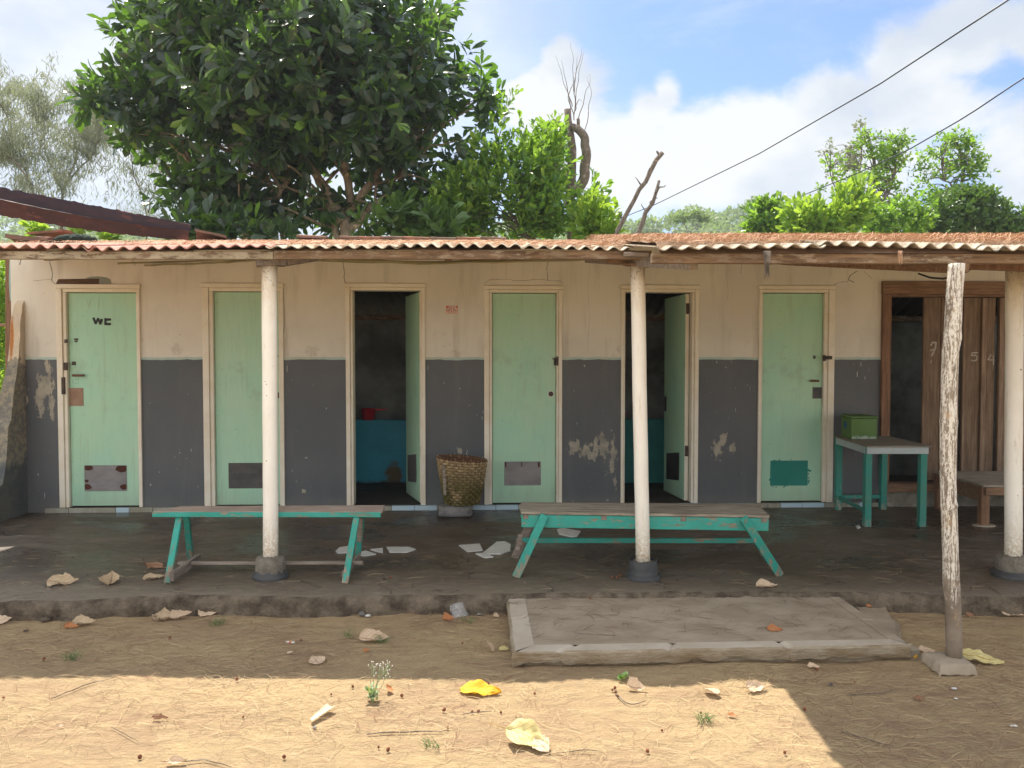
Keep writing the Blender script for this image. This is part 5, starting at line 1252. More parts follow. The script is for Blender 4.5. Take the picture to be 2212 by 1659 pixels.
LV = [ # px, py, width px, material, z, yaw, curl, fold, ar, extra, label
 (136, 1262, 66, M_dry, FZ, .15, .15, .30, .62, {}, 'crumpled tan leaf at the left of the porch floor'),
 (240, 1258, 52, M_dry, FZ, 1.9, .5, .55, .95, {}, 'tan folded leaf with an upright stalk left of the narrow bench'),
 (334, 1250, 48, M_dry, FZ, .3, .1, .15, .62, dict(stem=False), 'flat oval tan leaf at the foot of the narrow bench'),
 (332, 1226, 46, M_dryb, FZ, 2.9, .1, .3, .6, {}, 'reddish brown leaf behind the oval leaf near the narrow bench'),
 (18, 1330, 62, M_dry, 0, -.2, .06, .08, .55, dict(stem=False), 'grey tan leaf at the left picture edge below the porch'),
 (4, 1346, 42, M_dryp, 0, .3, .05, .08, .7, {}, 'pale pink leaf overlapping at the left picture edge'),
 (182, 1350, 50, M_dry, 0, .1, .3, .5, .6, {}, 'twisted grey leaf on the sand with an orange tip beside it'),
 (154, 1356, 34, M_dryo, 0, .1, .2, .5, .5, dict(stem=False), 'rust orange curled leaf piece at the left below the porch'),
 (338, 1338, 30, M_dryp, 0, 1.9, .5, .9, .6, dict(stem=False), 'rolled pink leaf, left one of the crumpled trio'),
 (362, 1336, 44, M_dry, 0, .4, .5, .7, .7, {}, 'crumpled tan leaf in the middle of the trio by the kerb'),
 (392, 1334, 46, M_dryp, 0, .45, .4, .9, .5, {}, 'rolled pale leaf, right one of the crumpled trio'),
 (452, 1326, 46, M_dryp, 0, -.2, .25, .35, .95, dict(roll=.5), 'round pinkish leaf leaning on the porch kerb'),
 (808, 1386, 66, M_dryp, 0, .05, .15, .75, .55, dict(stem=True), 'wavy pale leaf lying on shaded sand in the middle'),
 (682, 1426, 42, M_dryp, 0, 2.2, .1, .12, .95, {}, 'pale heart shaped leaf with a long stalk on the sand'),
 (792, 1410, 16, M_dryo, 0, .3, .2, .5, .6, dict(stem=False), 'small red leaf bit below the wavy pale leaf'),
 (627, 1411, 14, M_dryp, 0, .7, .2, .4, .6, dict(stem=False), 'tiny pale leaf bit near the cigarette end'),
 (1059, 1404, 38, M_dryp, 0, 1.85, .1, 1.1, .62, dict(stem=False), 'rolled pinkish leaf standing near the platform corner'),
 (1089, 1406, 24, M_yelp, 0, .1, .1, .3, .55, dict(stem=False), 'small yellowish leaf beside the platform corner'),
 (969, 1342, 26, M_dryo, 0, .2, .3, .8, .7, dict(stem=False), 'curled orange leaf next to the plastic cup'),
 (1072, 1332, 14, M_dryp, 0, 0, .2, .9, .9, dict(stem=False), 'tiny pink shell like leaf by the porch kerb'),
 (1041, 1494, 86, M_yel, 0, -.12, .02, .12, .62, dict(notch=.1, stem=False), 'large bright yellow leaf at the shadow edge'),
 (841, 1492, 26, M_dryo, 0, 2.1, .3, .8, .7, dict(stem=False), 'orange and white curled leaf beside the flowering weed'),
 (1140, 1612, 108, M_yelp, 0, -.45, .02, .2, .62, dict(roll=.15), 'largest pale yellow leaf on the sunlit sand'),
 (1170, 1622, 50, M_dryp, 0, -.9, .05, .1, .9, dict(stem=False), 'cream round leaf touching the largest yellow leaf'),
 (1375, 1488, 44, M_dryp, 0, -.2, .3, .7, .75, {}, 'cream folded leaf, left of the three at the shadow edge'),
 (1535, 1494, 40, M_dryp, 0, 2.5, .3, .55, .8, {}, 'cream folded leaf, middle of the three at the shadow edge'),
 (1632, 1488, 48, M_dryp, 0, .2, .25, .35, .7, {}, 'cream scalloped leaf, right of the three at the shadow edge'),
 (1656, 1268, 50, M_dryp, FZ, .15, .1, .45, .6, {}, 'pink tan leaf on the porch edge beyond the platform'),
 (1673, 1363, 34, M_dryo, .075, -.1, .2, .6, .6, dict(stem=False), 'orange brown leaf on the platform surface'),
 (2003, 1410, 36, M_dryp, 0, -.3, .2, .25, .6, {}, 'pinkish curled leaf right of the platform corner'),
 (1977, 1422, 16, M_yel, 0, .6, .1, .2, .6, dict(stem=False), 'small yellow leaf at the platform corner'),
 (2120, 1434, 86, M_yelp, 0, -.38, .05, .12, .5, {}, 'long pale yellow green leaf beside the flat stone'),
 (2136, 1322, 56, M_greenl, 0, -.1, .2, .5, .55, dict(stem=False), 'dark olive green curled leaf by the porch kerb'),
 (2190, 1330, 52, M_dryp, 0, -.1, .1, .2, .4, dict(stem=False), 'long tan leaf at the right picture edge'),
 (2096, 1332, 22, M_dryb, 0, .4, .3, .6, .8, dict(stem=False), 'grey brown crumpled leaf behind the limewashed post'),
 (1759, 1442, 30, M_dryp, 0, -.1, .1, .3, .5, dict(stem=False), 'small pink leaf below the platform front edge'),
 (380, 1880, 10, M_dryp, 0, -.1, .1, .3, .5, dict(stem=False), None),
 (381, 1650, 44, M_dryp, 0, .1, .15, .5, .5, {}, 'cream leaf with a twig at the bottom picture edge'),
 (346, 1556, 38, M_dryb, 0, -.1, .2, .5, .35, dict(stem=False), 'thin brown leaf sliver on the sunlit sand at left'),
 (132, 1566, 20, M_dryp, 0, .45, .1, .3, .4, dict(stem=False), 'small cream leaf sliver on the sunlit sand at left'),
 (1986, 1508, 24, M_dryb, 0, .1, .2, .5, .5, dict(stem=False), 'reddish brown leaf bit on the shaded sand at right'),
 (1582, 1550, 22, M_dryo, 0, -.4, .2, .5, .5, dict(stem=False), 'dark red leaf bit by the small grass tuft'),
 (1878, 1311, 16, M_dryo, .03, .1, .2, .4, .6, dict(stem=False), 'small orange leaf bit on the cement apron'),
]
for k, (px, py, wp, m_, z, yaw, cu, fo, ar, ex, lab) in enumerate(LV):
    if lab: dry_leaf(px, py, wp, m_, lab, z, yaw, cu, fo, ar, seed=k * 1.7, **ex)
# thin strip of bark
mb = MB(); a, b = on_z(672, 1560, .004), on_z(716, 1532, .004); gz = Vector((0, 0, ground_z(a.x, a.y))); a += gz; b += gz; mb.grid(lambda u, v: a.lerp(b, u) + Vector(((v - .5) * .03 * (.4 + u), (v - .5) * -.02, .012 + .012 * abs(v - .5) * 2 * u)), 10, 4)
tag(mb.build('bark_strip', M_dryp), 'pale narrow strip of bark on the sunlit sand', 'bark')
# twigs with seed cones
def twig(pts, r, lab, z=.006, cones=()):
    P = [on_z(a, b, z) for a, b in pts]; P = wob(P, 14, .008, pts[0][0]); P = [Vector((p.x, p.y, max(z, p.z) + (ground_z(p.x, p.y) if z < .01 else 0))) for p in P]
    mb = MB(); mb.tube(P, [r] * 10 + [r * .8, r * .7, r * .6, r * .4], 5); tag(mb.build('fallen_twig', M_barkd), lab, 'twig', 'fallen twigs')
twig([(792, 1583), (880, 1583), (968, 1580)], .0025, 'straight thin twig on the sunlit sand with a cone at its end')
twig([(1000, 1546), (1040, 1538), (1062, 1532)], .002, 'short twig carrying two cones below the yellow leaf')
twig([(1330, 1496), (1350, 1512), (1365, 1520), (1398, 1508)], .0025, 'forked twig with a cluster of cones right of the yellow leaf')
twig([(110, 1508), (170, 1486), (255, 1462)], .002, 'long thin twig crossing the shadow line at left')
twig([(1345, 1250), (1400, 1255), (1470, 1278)], .0022, 'bent twig with red cones beside the black bucket footing', z=FZ + .006)
twig([(1816, 1582), (1890, 1602), (1930, 1612)], .002, 'twig crossing the shadow edge at lower right')
twig([(1830, 1580 - 80), (1900, 1497), (1938, 1480 + 10)], .002, 'thin brown twig on shaded sand at lower right')
twig([(240, 1570), (300, 1600)], .0015, 'tiny twig on the sunlit sand at lower left')
twig([(390, 1646), (440, 1642), (500, 1655)], .002, 'curved twig by the leaf at the bottom edge')
twig([(1201, 1626), (1260, 1624), (1300, 1628)], .0015, 'thin twig running right from the largest yellow leaf')
twig([(1056, 1196 + 100), (1090, 1300), (1120, 1308)], .002, 'short dark twig on the left of the platform', z=.085)
twig([(1240, 1368), (1290, 1372), (1330, 1374)], .003, 'dark straight twig on the platform surface', z=.078)
twig([(2130, 1265), (2150, 1275), (2163, 1285)], .003, 'dark broken twig on the porch floor at right', z=FZ + .006)
def cone_mesh():
    mb = MB()
    def f(a, b):
        an = a * 2 * pi; el = -pi / 2 + b * pi; r = .0085 * (1 + .16 * math.sin(an * 6 + b * 20) * math.cos(el)); return (r * math.cos(el) * math.cos(an), r * math.cos(el) * math.sin(an), .010 + .0105 * math.sin(el))
    mb.grid(f, 18, 12); return mb
cn = [(968, 1578), (1019, 1541), (1032, 1539), (1155, 1497), (1322, 1492), (1330, 1497), (1335, 1504), (1327, 1489), (868, 1505), (957, 1539), (1083, 1540), (818, 1617), (836, 1625), (615, 1636), (1430, 1578), (524, 1554), (369, 1380), (512, 1471), (6, 1512), (763, 1486), (1324, 1248), (1333, 1251), (1338, 1246), (843, 1204 + 46), (1765, 1449), (1845, 1473), (1738, 1534), (1695, 1631), (302, 1634), (1513, 1539), (716, 1505), (1056, 1478), (93, 1428), (1274, 1287 + 8), (1000, 1390), (650, 1352 + 30), (1400, 1632)]
c0 = None
for k, (a, b) in enumerate(cn):
    z = FZ if b < 1282 else .075 if 1283 < b < 1300 and a > 1100 else .0
    p = on_z(a, b, z)
    if z == 0: p.z = ground_z(p.x, p.y)
    if c0 is None:
        mb = cone_mesh(); mb.v = [(x + p.x, y + p.y, z_ + p.z) for x, y, z_ in mb.v]; c0 = mb.build('seed_cone', M_cone); o = c0
    else: o = c0.copy(); C.objects.link(o); o.location = p
    s_ = rnd.uniform(.5, .85); o.scale = (s_, s_, s_ * rnd.uniform(.9, 1.2)); o.rotation_euler = (rnd.uniform(-.5, .5), rnd.uniform(-.5, .5), rnd.uniform(0, 6))
    tag(o, 'tiny brown seed cone lying on the ground', 'cone', 'fallen seed cones')
# pebbles, cigarette end, cup, shell
def pebble(px, py, wpx, lab, mtl=M_stone, z=0, hr=.6):
    c = on_z(px, py, z); r = wpx / 2 / FPX * c.y; mb = MB(); c.z += ground_z(c.x, c.y); sd = px * .1
    mb.grid(lambda a, b: (c.x + r * math.cos(a * 2 * pi) * math.sin(b * pi) * (1 + .25 * ns(math.cos(a * 6.28), math.sin(a * 6.28), b + sd, 1.2)), c.y + r * .8 * math.sin(a * 2 * pi) * math.sin(b * pi), c.z + r * hr * (.8 - math.cos(b * pi) * (1 + .2 * ns(a, b, sd, 2)))), 14, 9)
    tag(mb.build('pebble', mtl), lab, 'pebble', 'pebbles on the sand')
pebble(766, 1326, 15, 'larger grey pebble against the porch kerb', hr=.9); pebble(782, 1330, 13, 'rounder dark pebble touching the larger grey one', hr=.8); pebble(795, 1331, 12, 'knobbly whitish pebble right of the dark pebbles', M_shard, hr=.5)
pebble(1036, 1328, 12, 'flat grey pebble left of the platform', hr=.4); pebble(98, 1342, 22, 'dark crumbly lump below the porch kerb at left', M_edge, hr=.5); pebble(680, 1554 + 20, 9, 'grey pebble on the sunlit sand left of the twig'); pebble(1794, 1480, 11, 'dark flat pebble on shaded sand', M_metald, hr=.4)
pebble(56, 1362, 12, 'brown flat pebble below the pale pink leaf', M_edge, hr=.3); pebble(1860, 1504 - 100, 9, 'whitish grit under the platform corner', M_shard); pebble(2061, 1485, 13, 'white crumb of dried coral at right', M_shard, hr=.4); pebble(2065, 1508, 8, 'smaller white crumb below the coral crumb', M_shard, hr=.3)
mb = MB(); a, b = on_z(619, 1387, .006), on_z(636, 1388, .006); gz = Vector((0, 0, ground_z(a.x, a.y))); a += gz; b += gz; mb.tube([a, b], .0055, 10); o = mb.build('cigarette_end', M_paper); tag(o, 'white cigarette end on the shaded sand', 'cigarette end')
mb = MB(); mb.tube([a.lerp(b, .35), a.lerp(b, .62)], .0058, 10); mb.build('filter_band', M_orange, o)
mb = MB(); a, b = on_z(2183, 1571, .003), on_z(2196, 1570, .003); gz = Vector((0, 0, ground_z(a.x, a.y))); a += gz; b += gz; mb.bar(a, b, .012, .003); tag(mb.build('paper_scrap', M_paper), 'tiny white paper scrap on shaded sand at lower right', 'paper')
mb = MB(); c = on_z(59, 1342, 0); c = on_z(58, 1331, 0); c.z = ground_z(c.x, c.y); mb.hexa([c + Vector(v) for v in ((-.02, -.01, .002), (.02, -.012, .002), (.025, .01, .008), (-.01, .012, .01), (-.02, -.01, .004), (.02, -.012, .004), (.025, .01, .010), (-.01, .012, .012))])
tag(mb.build('paper_scrap', M_skirtb), 'pale blue paper scrap beside the leaves at the left edge', 'paper')
mb = MB(); c = on_z(992, 1338, 0); c.z = ground_z(c.x, c.y); ax = Vector((-.25, .35, .9)).normalized(); s1 = ax.cross(Vector((0, 1, 0))).normalized(); s2 = ax.cross(s1)
def cupf(a, b):
    an = a * 2 * pi; r = .052 * (1 - .30 * b) * (1 + .22 * ns(math.cos(an), math.sin(an), b * 2, 1.5) ) * (1 if b < .97 else .02); r *= (1 - .25 * max(0, math.cos(an)) * (1 - b))
    return c + Vector((.0, .0, .01)) + ax * (.085 * b) + s1 * r * math.cos(an) * 1.0 + s2 * r * math.sin(an)
mb.grid(cupf, 36, 16); tag(mb.build('plastic_cup', M_plastic), 'crushed clear plastic cup leaning at the porch kerb', 'cup')
# white tile shards on the porch floor
SH = [([(852, 1186), (866, 1180), (893, 1180), (893, 1193), (855, 1193)], 'white shard behind the right leg of the narrow bench'),
      ([(771, 1193), (790, 1189), (812, 1196), (790, 1200), (776, 1199)], 'ragged white shard right of the narrow bench leg'),
      ([(800, 1186), (827, 1183), (827, 1193), (815, 1191)], 'small triangular white shard'),
      ([(835, 1181), (883, 1181), (898, 1186), (880, 1192), (842, 1192)], 'long pointed white shard in the puddle'),
      ([(725, 1190), (733, 1182), (752, 1179), (750, 1193), (730, 1194)], 'white shard under the right end of the narrow bench'),
      ([(991, 1177), (1036, 1174), (1043, 1188), (1010, 1191)], 'four sided white shard left of the pair'),
      ([(1041, 1195), (1073, 1170), (1090, 1169), (1103, 1175), (1102, 1189), (1082, 1196)], 'largest white shard between the benches'),
      ([(1027, 1195), (1050, 1194), (1066, 1202), (1048, 1204)], 'narrow white shard below the largest one'),
      ([(1203, 1143), (1216, 1140), (1254, 1147), (1246, 1158), (1236, 1159), (1208, 1153)], 'white shard seen under the slatted bench'),
      ([(1848, 1136), (1856, 1133), (1859, 1139), (1852, 1140)], 'tiny white shard in front of the small table')]
for k, (pts, lab) in enumerate(SH[1:] if True else SH):
    mb = MB(); P = [on_z(a, b, FZ + .008) for a, b in pts]; mb.poly(P[::-1])
    for p, q in zip(P, P[1:] + P[:1]): mb.poly([(p.x, p.y, FZ + .001), (q.x, q.y, FZ + .001), tuple(q), tuple(p)])
    tag(mb.build('tile_shard', M_shard), lab, 'tile shard', 'white tile shards on the porch floor')

# ------------------------------------------------------------------ leaves as many small faces
TPL = {
 'obo': (np.array([[0, 0, 0], [.38, .17, .05], [.38, 0, 0], [.38, -.17, .05], [.76, .24, .03], [.76, 0, -.02], [.76, -.24, .03], [1, 0, -.07]]), [(0, 2, 1), (0, 3, 2), (1, 2, 5, 4), (2, 3, 6, 5), (4, 5, 7), (5, 6, 7)]),
 'dia': (np.array([[0, 0, 0], [.5, .2, .05], [.5, -.2, .05], [1, 0, -.05]]), [(0, 2, 3, 1)]),
}
def leaves(name, P, Dv, Uv, L, Wd, mtl, parent, tpl='obo'):
    T, F = TPL[tpl]; n = len(P); X = Dv / np.linalg.norm(Dv, axis=1, keepdims=True)
    Y = np.cross(Uv, X); Y /= np.maximum(1e-6, np.linalg.norm(Y, axis=1, keepdims=True)); Zv = np.cross(X, Y)
    V = P[:, None] + L[:, None, None] * (T[None, :, 0:1] * X[:, None] + (Wd[:, None, None]) * T[None, :, 1:2] * Y[:, None] + T[None, :, 2:3] * Zv[:, None])
    k = len(T); lo = []; st = []; s0 = 0; per = sum(len(f) for f in F)
    Lp = np.concatenate([np.array(f) for f in F]); starts = np.cumsum([0] + [len(f) for f in F])[:-1]
    loops = (np.arange(n)[:, None] * k + Lp[None]).ravel(); sts = (np.arange(n)[:, None] * per + starts[None]).ravel()
    me = fast_mesh(name, V.reshape(-1, 3), loops, sts, None)
    return link(name, me, mtl, parent)
def unit(n):
    v = ng.normal(size=(n, 3)); return v / np.linalg.norm(v, axis=1, keepdims=True)
def crown_points(ells, D0, n, shell=.55, ydepth=1., hollow=0.):
    """ells: pixel ellipses (cx, cy, rx, ry[, dD]); returns twig ends and outward directions"""
    w_ = np.array([e[2] * e[3] for e in ells], float); w_ /= w_.sum(); out = []; dr = []
    for e, k in zip(ells, ng.multinomial(n, w_)):
        D_ = D0 + (e[4] if len(e) > 4 else 0); c = np.array(at(e[0], e[1], D_)); rx, rz = e[2] / FPX * D_, e[3] / FPX * D_; ry = (rx + rz) / 2 * ydepth
        u = unit(k); r = shell + (1 - shell) * ng.random(k) ** .5; r = r * (1 + .34 * np.array([mnoise.noise(Vector(q) * 1.9 + Vector((e[0] * .37, e[1] * .21, 0))) for q in u])) * np.where(ng.random(k) < .07, 1.18, 1.)
        out.append(c + u * r[:, None] * np.array([rx, ry, rz])); dr.append(u)
    return np.concatenate(out), np.concatenate(dr)
def rosette_crown(name, parent, ells, D0, n, per, L0, mtl, width=1., shell=.5, ydepth=.9, upb=.5, spread=1., stemlen=.25, gap=None, tpl='obo'):
    P, Dn = crown_points(ells, D0, n, shell, ydepth)
    if gap is not None:
        k = np.array([mnoise.noise(Vector(p) * gap[0]) > gap[1] for p in P]); P, Dn = P[k], Dn[k]
    n = len(P); ax = Dn + np.array([0, 0, upb]) + ng.normal(0, .45, (n, 3)); ax /= np.linalg.norm(ax, axis=1, keepdims=True)
    Q = np.repeat(P, per, 0); A = np.repeat(ax, per, 0); m = len(Q)
    al = np.tile(np.linspace(0, 1, per), n); B = np.cross(A, unit(m)); B /= np.linalg.norm(B, axis=1, keepdims=True)
    sp = spread * (.45 + .9 * (1 - al)) * ng.uniform(.8, 1.2, m)
    Dv = A * np.cos(sp)[:, None] + B * np.sin(sp)[:, None]; Dv[:, 2] -= .12
    Q = Q + A * ((al - .5) * stemlen * L0 * 2)[:, None]
    L = L0 * ng.uniform(.6, 1.15, m); Uv = A + ng.normal(0, .35, (m, 3))
    return leaves(name, Q, Dv, Uv, L, width * ng.uniform(.8, 1.15, m), mtl, parent, tpl), P
def limbs(name, parent, mtl, paths, D0, targets=None, nt=0, rt=.02, roots=None):
    mb = MB()
    allp = []
    for pth in paths:
        pts = [at(p[0], p[1], D0 + (p[3] if len(p) > 3 else 0)) for p in pth]; rr = [p[2] / FPX * D0 for p in pth]
        n_ = max(6, len(pts) * 4); W_ = wob(pts, n_, .03 * D0 / 10, pth[0][0]); r_ = [np.interp(i / (n_ - 1), np.linspace(0, 1, len(rr)), rr) for i in range(n_)]
        mb.tube(W_, r_, 9, jit=.06); allp += W_
    if targets is not None and nt:
        A = np.array([tuple(p) for p in allp])
        for k in ng.choice(len(targets), min(nt, len(targets)), replace=False):
            t_ = targets[k]; cand = A[ng.integers(0, len(A), 12)]; d_ = np.linalg.norm(cand - t_, axis=1) + np.maximum(0, cand[:, 2] - t_[2]) * 2; s_ = cand[d_.argmin()]
            q = wob([Vector(s_), Vector(s_).lerp(Vector(t_), .5) + Vector((0, 0, .12 * d_.min())), Vector(t_)], 7, .05, k)
            mb.tube(q, [rt * (1 - .8 * i / 6) for i in range(7)], 5, caps=False)
    return mb.build(name, mtl, parent)
# ---- the big broad leaved tree
D0 = 12.0
T = thing('broadleaf_tree', (at(755, 520, D0).x, D0, 0), 'big dark tree with large glossy leaves rising behind the roof', 'tree')
ells = [(640, 40, 330, 230), (400, 130, 160, 150), (300, 250, 75, 55, -.6), (213, 214, 45, 30, -.8), (262, 200, 50, 50, -.5), (185, 232, 22, 12, -.8), (430, 320, 120, 100), (560, 400, 110, 70), (760, 320, 190, 130), (905, 170, 105, 140),
        (985, 290, 75, 75), (650, 210, 260, 180), (850, 410, 120, 40), (470, 440, 62, 62), (1030, 190, 34, 60, .3), (345, 70, 70, 60), (335, 0, 45, 40), (380, 370, 45, 60), (700, 450, 120, 30, .3), (560, 470, 60, 30), (1000, 390, 50, 50), (640, 130, 300, 220, -1.), (420, 470, 60, 40), (500, 480, 80, 26), (620, 440, 120, 50), (720, 470, 60, 30, .4), (870, 450, 90, 30), (370, 420, 35, 50), (1060, 250, 30, 60), (290, 300, 50, 40), (625, 150, 355, 240, .2)]
_, PT = rosette_crown('crown', T, ells, D0, 2900, 9, .255, M_leafbig, .82, .3, .75, .45, 1.1, .45, gap=(1.3, -.30))
stems = [[(752, 900, 22), (750, 520, 20), (742, 470, 17), (760, 450, 15), (800, 400, 9), (840, 330, 6)], [(742, 480, 17), (700, 400, 10), (650, 330, 7), (600, 250, 5)], [(735, 560, 9), (722, 480, 7), (700, 420, 6)],
         [(640, 900, 12, .2), (616, 520, 8, .2), (600, 440, 6.5, .1), (575, 380, 5), (500, 330, 4)], [(750, 500, 10), (790, 460, 8), (860, 400, 6), (900, 300, 4)], [(560, 900, 8), (540, 520, 6), (500, 470, 5), (450, 420, 4), (400, 330, 3)], [(760, 450, 9), (740, 330, 8), (700, 200, 6), (690, 60, 5)], [(600, 430, 5), (640, 340, 4), (620, 200, 3.5)]]
limbs('trunk', T, M_bark, stems, D0, PT, 260, .028)
# ---- shrub tree right of it
D1 = 11.5
T = thing('leafy_tree', (at(1150, 515, D1).x, D1, 0), 'bright green bushy tree in front of the pruned trunk, right of the big tree', 'tree')
ells = [(1100, 440, 130, 75), (1220, 450, 80, 65), (1120, 360, 75, 60), (1190, 360, 40, 55, .3), (1060, 320, 50, 65), (1085, 250, 28, 40), (1000, 450, 55, 60), (1110, 300, 28, 30), (1180, 320, 24, 30), (1200, 300, 10, 20), (1150, 330, 14, 30), (1240, 410, 38, 40), (930, 480, 60, 35)]
_, PT = rosette_crown('crown', T, ells, D1, 1150, 12, .135, M_leafmid, .95, .4, .8, 1.2, .8, 1.7, gap=(1.6, -.22))
limbs('trunk', T, M_barkd, [[(1150, 900, 8), (1150, 520, 6), (1130, 440, 4), (1100, 330, 3)], [(1150, 520, 5), (1200, 440, 3.5), (1200, 350, 2.5)], [(1150, 520, 4), (1080, 430, 3), (1070, 280, 2)]], D1, PT, 60, .012)
T = thing('leafy_shrub', (at(1290, 515, 11).x, 11, 0), 'small bright shrub at the foot of the pruned trunk', 'shrub')
_, PT = rosette_crown('crown', T, [(1285, 495, 32, 34), (1265, 470, 24, 40), (1310, 500, 18, 22)], 11., 90, 11, .15, M_leafbright, .9, .3, .9, 1.4, .7, 1.5)
limbs('trunk', T, M_barkd, [[(1288, 900, 3), (1286, 520, 2.5), (1280, 480, 1.5)]], 11., PT, 10, .008)
for k, (e, n_, lab) in enumerate([([(800, 500, 34, 20), (860, 480, 40, 30), (900, 505, 30, 18)], 42, 'leafy shrub with big leaves just above the roof under the big tree'), ([(580, 505, 60, 18), (480, 500, 40, 24), (410, 495, 30, 26)], 52, 'shrub glimpsed under the left of the big tree'), ([(940, 500, 40, 22)], 34, 'low shrub above the row of clay tiles')]):
    T = thing('leafy_shrub', (at(e[0][0], 515, 10.6).x, 10.6, 0), lab, 'shrub'); _, PT = rosette_crown('crown', T, e, 10.6, n_, 8, .24, M_leafbig if k == 1 else M_leafdark, .9, .2, .6, 1., 1., .8)
    limbs('trunk', T, M_barkd, [[(e[0][0], 900, 3), (e[0][0], 520, 2), (e[0][0], 490, 1.5)]], 10.6, PT, 8, .008)
for (a, b, w_, lab) in ((75, 497, 26, 'bright sprig of leaves left above the clay tiles'), (178, 490, 20, 'bright sprig of leaves behind the net bundle'), (236, 516, 12, 'bright leaf tuft right of the net bundle')):
    T = thing('leafy_shrub', (at(a, 515, 9.8).x, 9.8, 0), lab, 'shrub'); _, PT = rosette_crown('crown', T, [(a, b, w_, 9)], 9.8, 14, 8, .12, M_leafbright, 1.2, .2, 1., .8, 1., .3)
    limbs('trunk', T, M_twig, [[(a, 900, 2), (a, 520, 1.5), (a, b, 1)]], 9.8)
# ---- pruned trunk with thin shoots
D2 = 12.5
T = thing('pruned_tree', (at(1232, 520, D2).x, D2, 0), 'pruned bare trunk with a curved limb and wispy dead shoots', 'tree')
limbs('trunk', T, M_barkd, [[(1232, 900, 13), (1234, 500, 12.5), (1233, 420, 11.5), (1234, 330, 11), (1230, 270, 10), (1226, 236, 7)], [(1240, 420, 11, -.25), (1258, 390, 11, -.25), (1269, 340, 10.5, -.25), (1264, 300, 9.5, -.25), (1250, 280, 8.5, -.2), (1236, 276, 7)],
      [(1230, 300, 5), (1216, 275, 7.5), (1200, 262, 8), (1196, 260, 4)], [(1250, 285, 4), (1248, 257, 3.2)], [(1236, 520, 7, .2), (1226, 400, 8, .25), (1219, 372, 8, .25), (1217, 362, 5, .25)]], D2)
mb = MB()
for pth in ([(1238, 275), (1225, 200), (1205, 130), (1200, 120)], [(1240, 260), (1240, 180), (1237, 120), (1232, 62 + 30)], [(1246, 260), (1262, 210), (1274, 180), (1272, 160)], [(1245, 285), (1262, 280), (1272, 240), (1276, 200), (1268, 165)],
            [(1242, 240), (1252, 150), (1262, 110)], [(1236, 230), (1222, 180), (1212, 130)], [(1240, 200), (1248, 140), (1258, 90 + 10)], [(1243, 230), (1250, 215), (1258, 222)], [(1240, 250), (1228, 210), (1240, 170), (1248, 120)]):
    mb.tube(wob([at(a, b, D2) for a, b in pth], 16, .03, pth[1][0]), [.008 * (1 - i / 18) for i in range(16)], 4, caps=False)
mb.build('dead_shoots', M_barkd, T)
P, Dn = crown_points([(1244, 430, 16, 30, -.3), (1222, 340, 8, 40, -.2)], D2, 240, .3, .5)
leaves('creeper', P, unit(240), unit(240), ng.uniform(.06, .16, 240), np.full(240, .8), M_weed, T, 'dia')
for pts, lab in (([(1310, 620, 8), (1328, 512, 7.5), (1370, 430, 6), (1405, 370, 5), (1424, 340, 4.5), (1431, 330, 5)], 'longer bare cut branch leaning right behind the roof'), ([(1350, 620, 8), (1372, 512, 8), (1400, 455, 7), (1416, 420, 5.5), (1424, 390, 3)], 'shorter bare cut branch with a forked tip behind the roof')):
    T = thing('cut_branch', (at(pts[1][0], 515, 10.5).x, 10.5, 0), lab, 'tree'); limbs('trunk', T, M_barkd, [[(pts[0][0] - 20, 950, 8)] + pts], 10.5)
    s_ = [[(1387, 400, 2), (1376, 385, 1.2), (1372, 382, .6)], [(1400, 375, 2), (1405, 362, 1)], [(1428, 338, 3), (1420, 326, 2)], [(1345, 470, 2), (1337, 458, .8)]] if 'longer' in lab else [[(1416, 418, 3), (1428, 402, 2), (1438, 400, .8)], [(1406, 440, 3), (1418, 430, 2), (1420, 428, 1)], [(1396, 460, 1.5), (1386, 440, .6)]]
    limbs('side_stub', T, M_barkd, s_, 10.5)
# ---- right hand group
D3 = 17.
T = thing('leafy_shrub', (at(1655, 515, D3).x, D3, 0), 'small round dark green tree left of the bright bush', 'tree'); _, PT = rosette_crown('crown', T, [(1655, 475, 40, 34), (1665, 450, 22, 22), (1640, 500, 34, 20)], D3, 260, 8, .17, M_leafmid, .9, .3, .9, .8, .9, .4, gap=(1.2, -.3))
limbs('trunk', T, M_barkd, [[(1655, 800, 4), (1655, 520, 3), (1655, 470, 2)]], D3, PT, 14, .012)
T = thing('leafy_shrub', (at(1790, 515, 15.).x, 15., 0), 'bright yellow green bush right of the small round tree', 'shrub'); _, PT = rosette_crown('crown', T, [(1790, 470, 60, 44), (1750, 450, 34, 34), (1840, 450, 30, 34), (1740, 490, 34, 30), (1775, 425, 16, 18)], 15., 300, 11, .20, M_leafbright, .9, .3, .9, 1.2, .7, 1.4, gap=(1.2, -.22))
limbs('trunk', T, M_barkd, [[(1795, 800, 4), (1793, 520, 3), (1790, 470, 2)]], 15., PT, 16, .014)
def sparse(base, lab, trunks, ells, D_, n, mtl, L0=.12, nt=120):
    T = thing('slender_tree', (at(base, 515, D_).x, D_, 0), lab, 'tree'); _, PT = rosette_crown('crown', T, ells, D_, n, 6, L0, mtl, .95, .15, .8, .5, 1.2, .6, gap=(2.2, -.04))
    limbs('trunk', T, M_barkd, trunks, D_, PT, nt, .016)
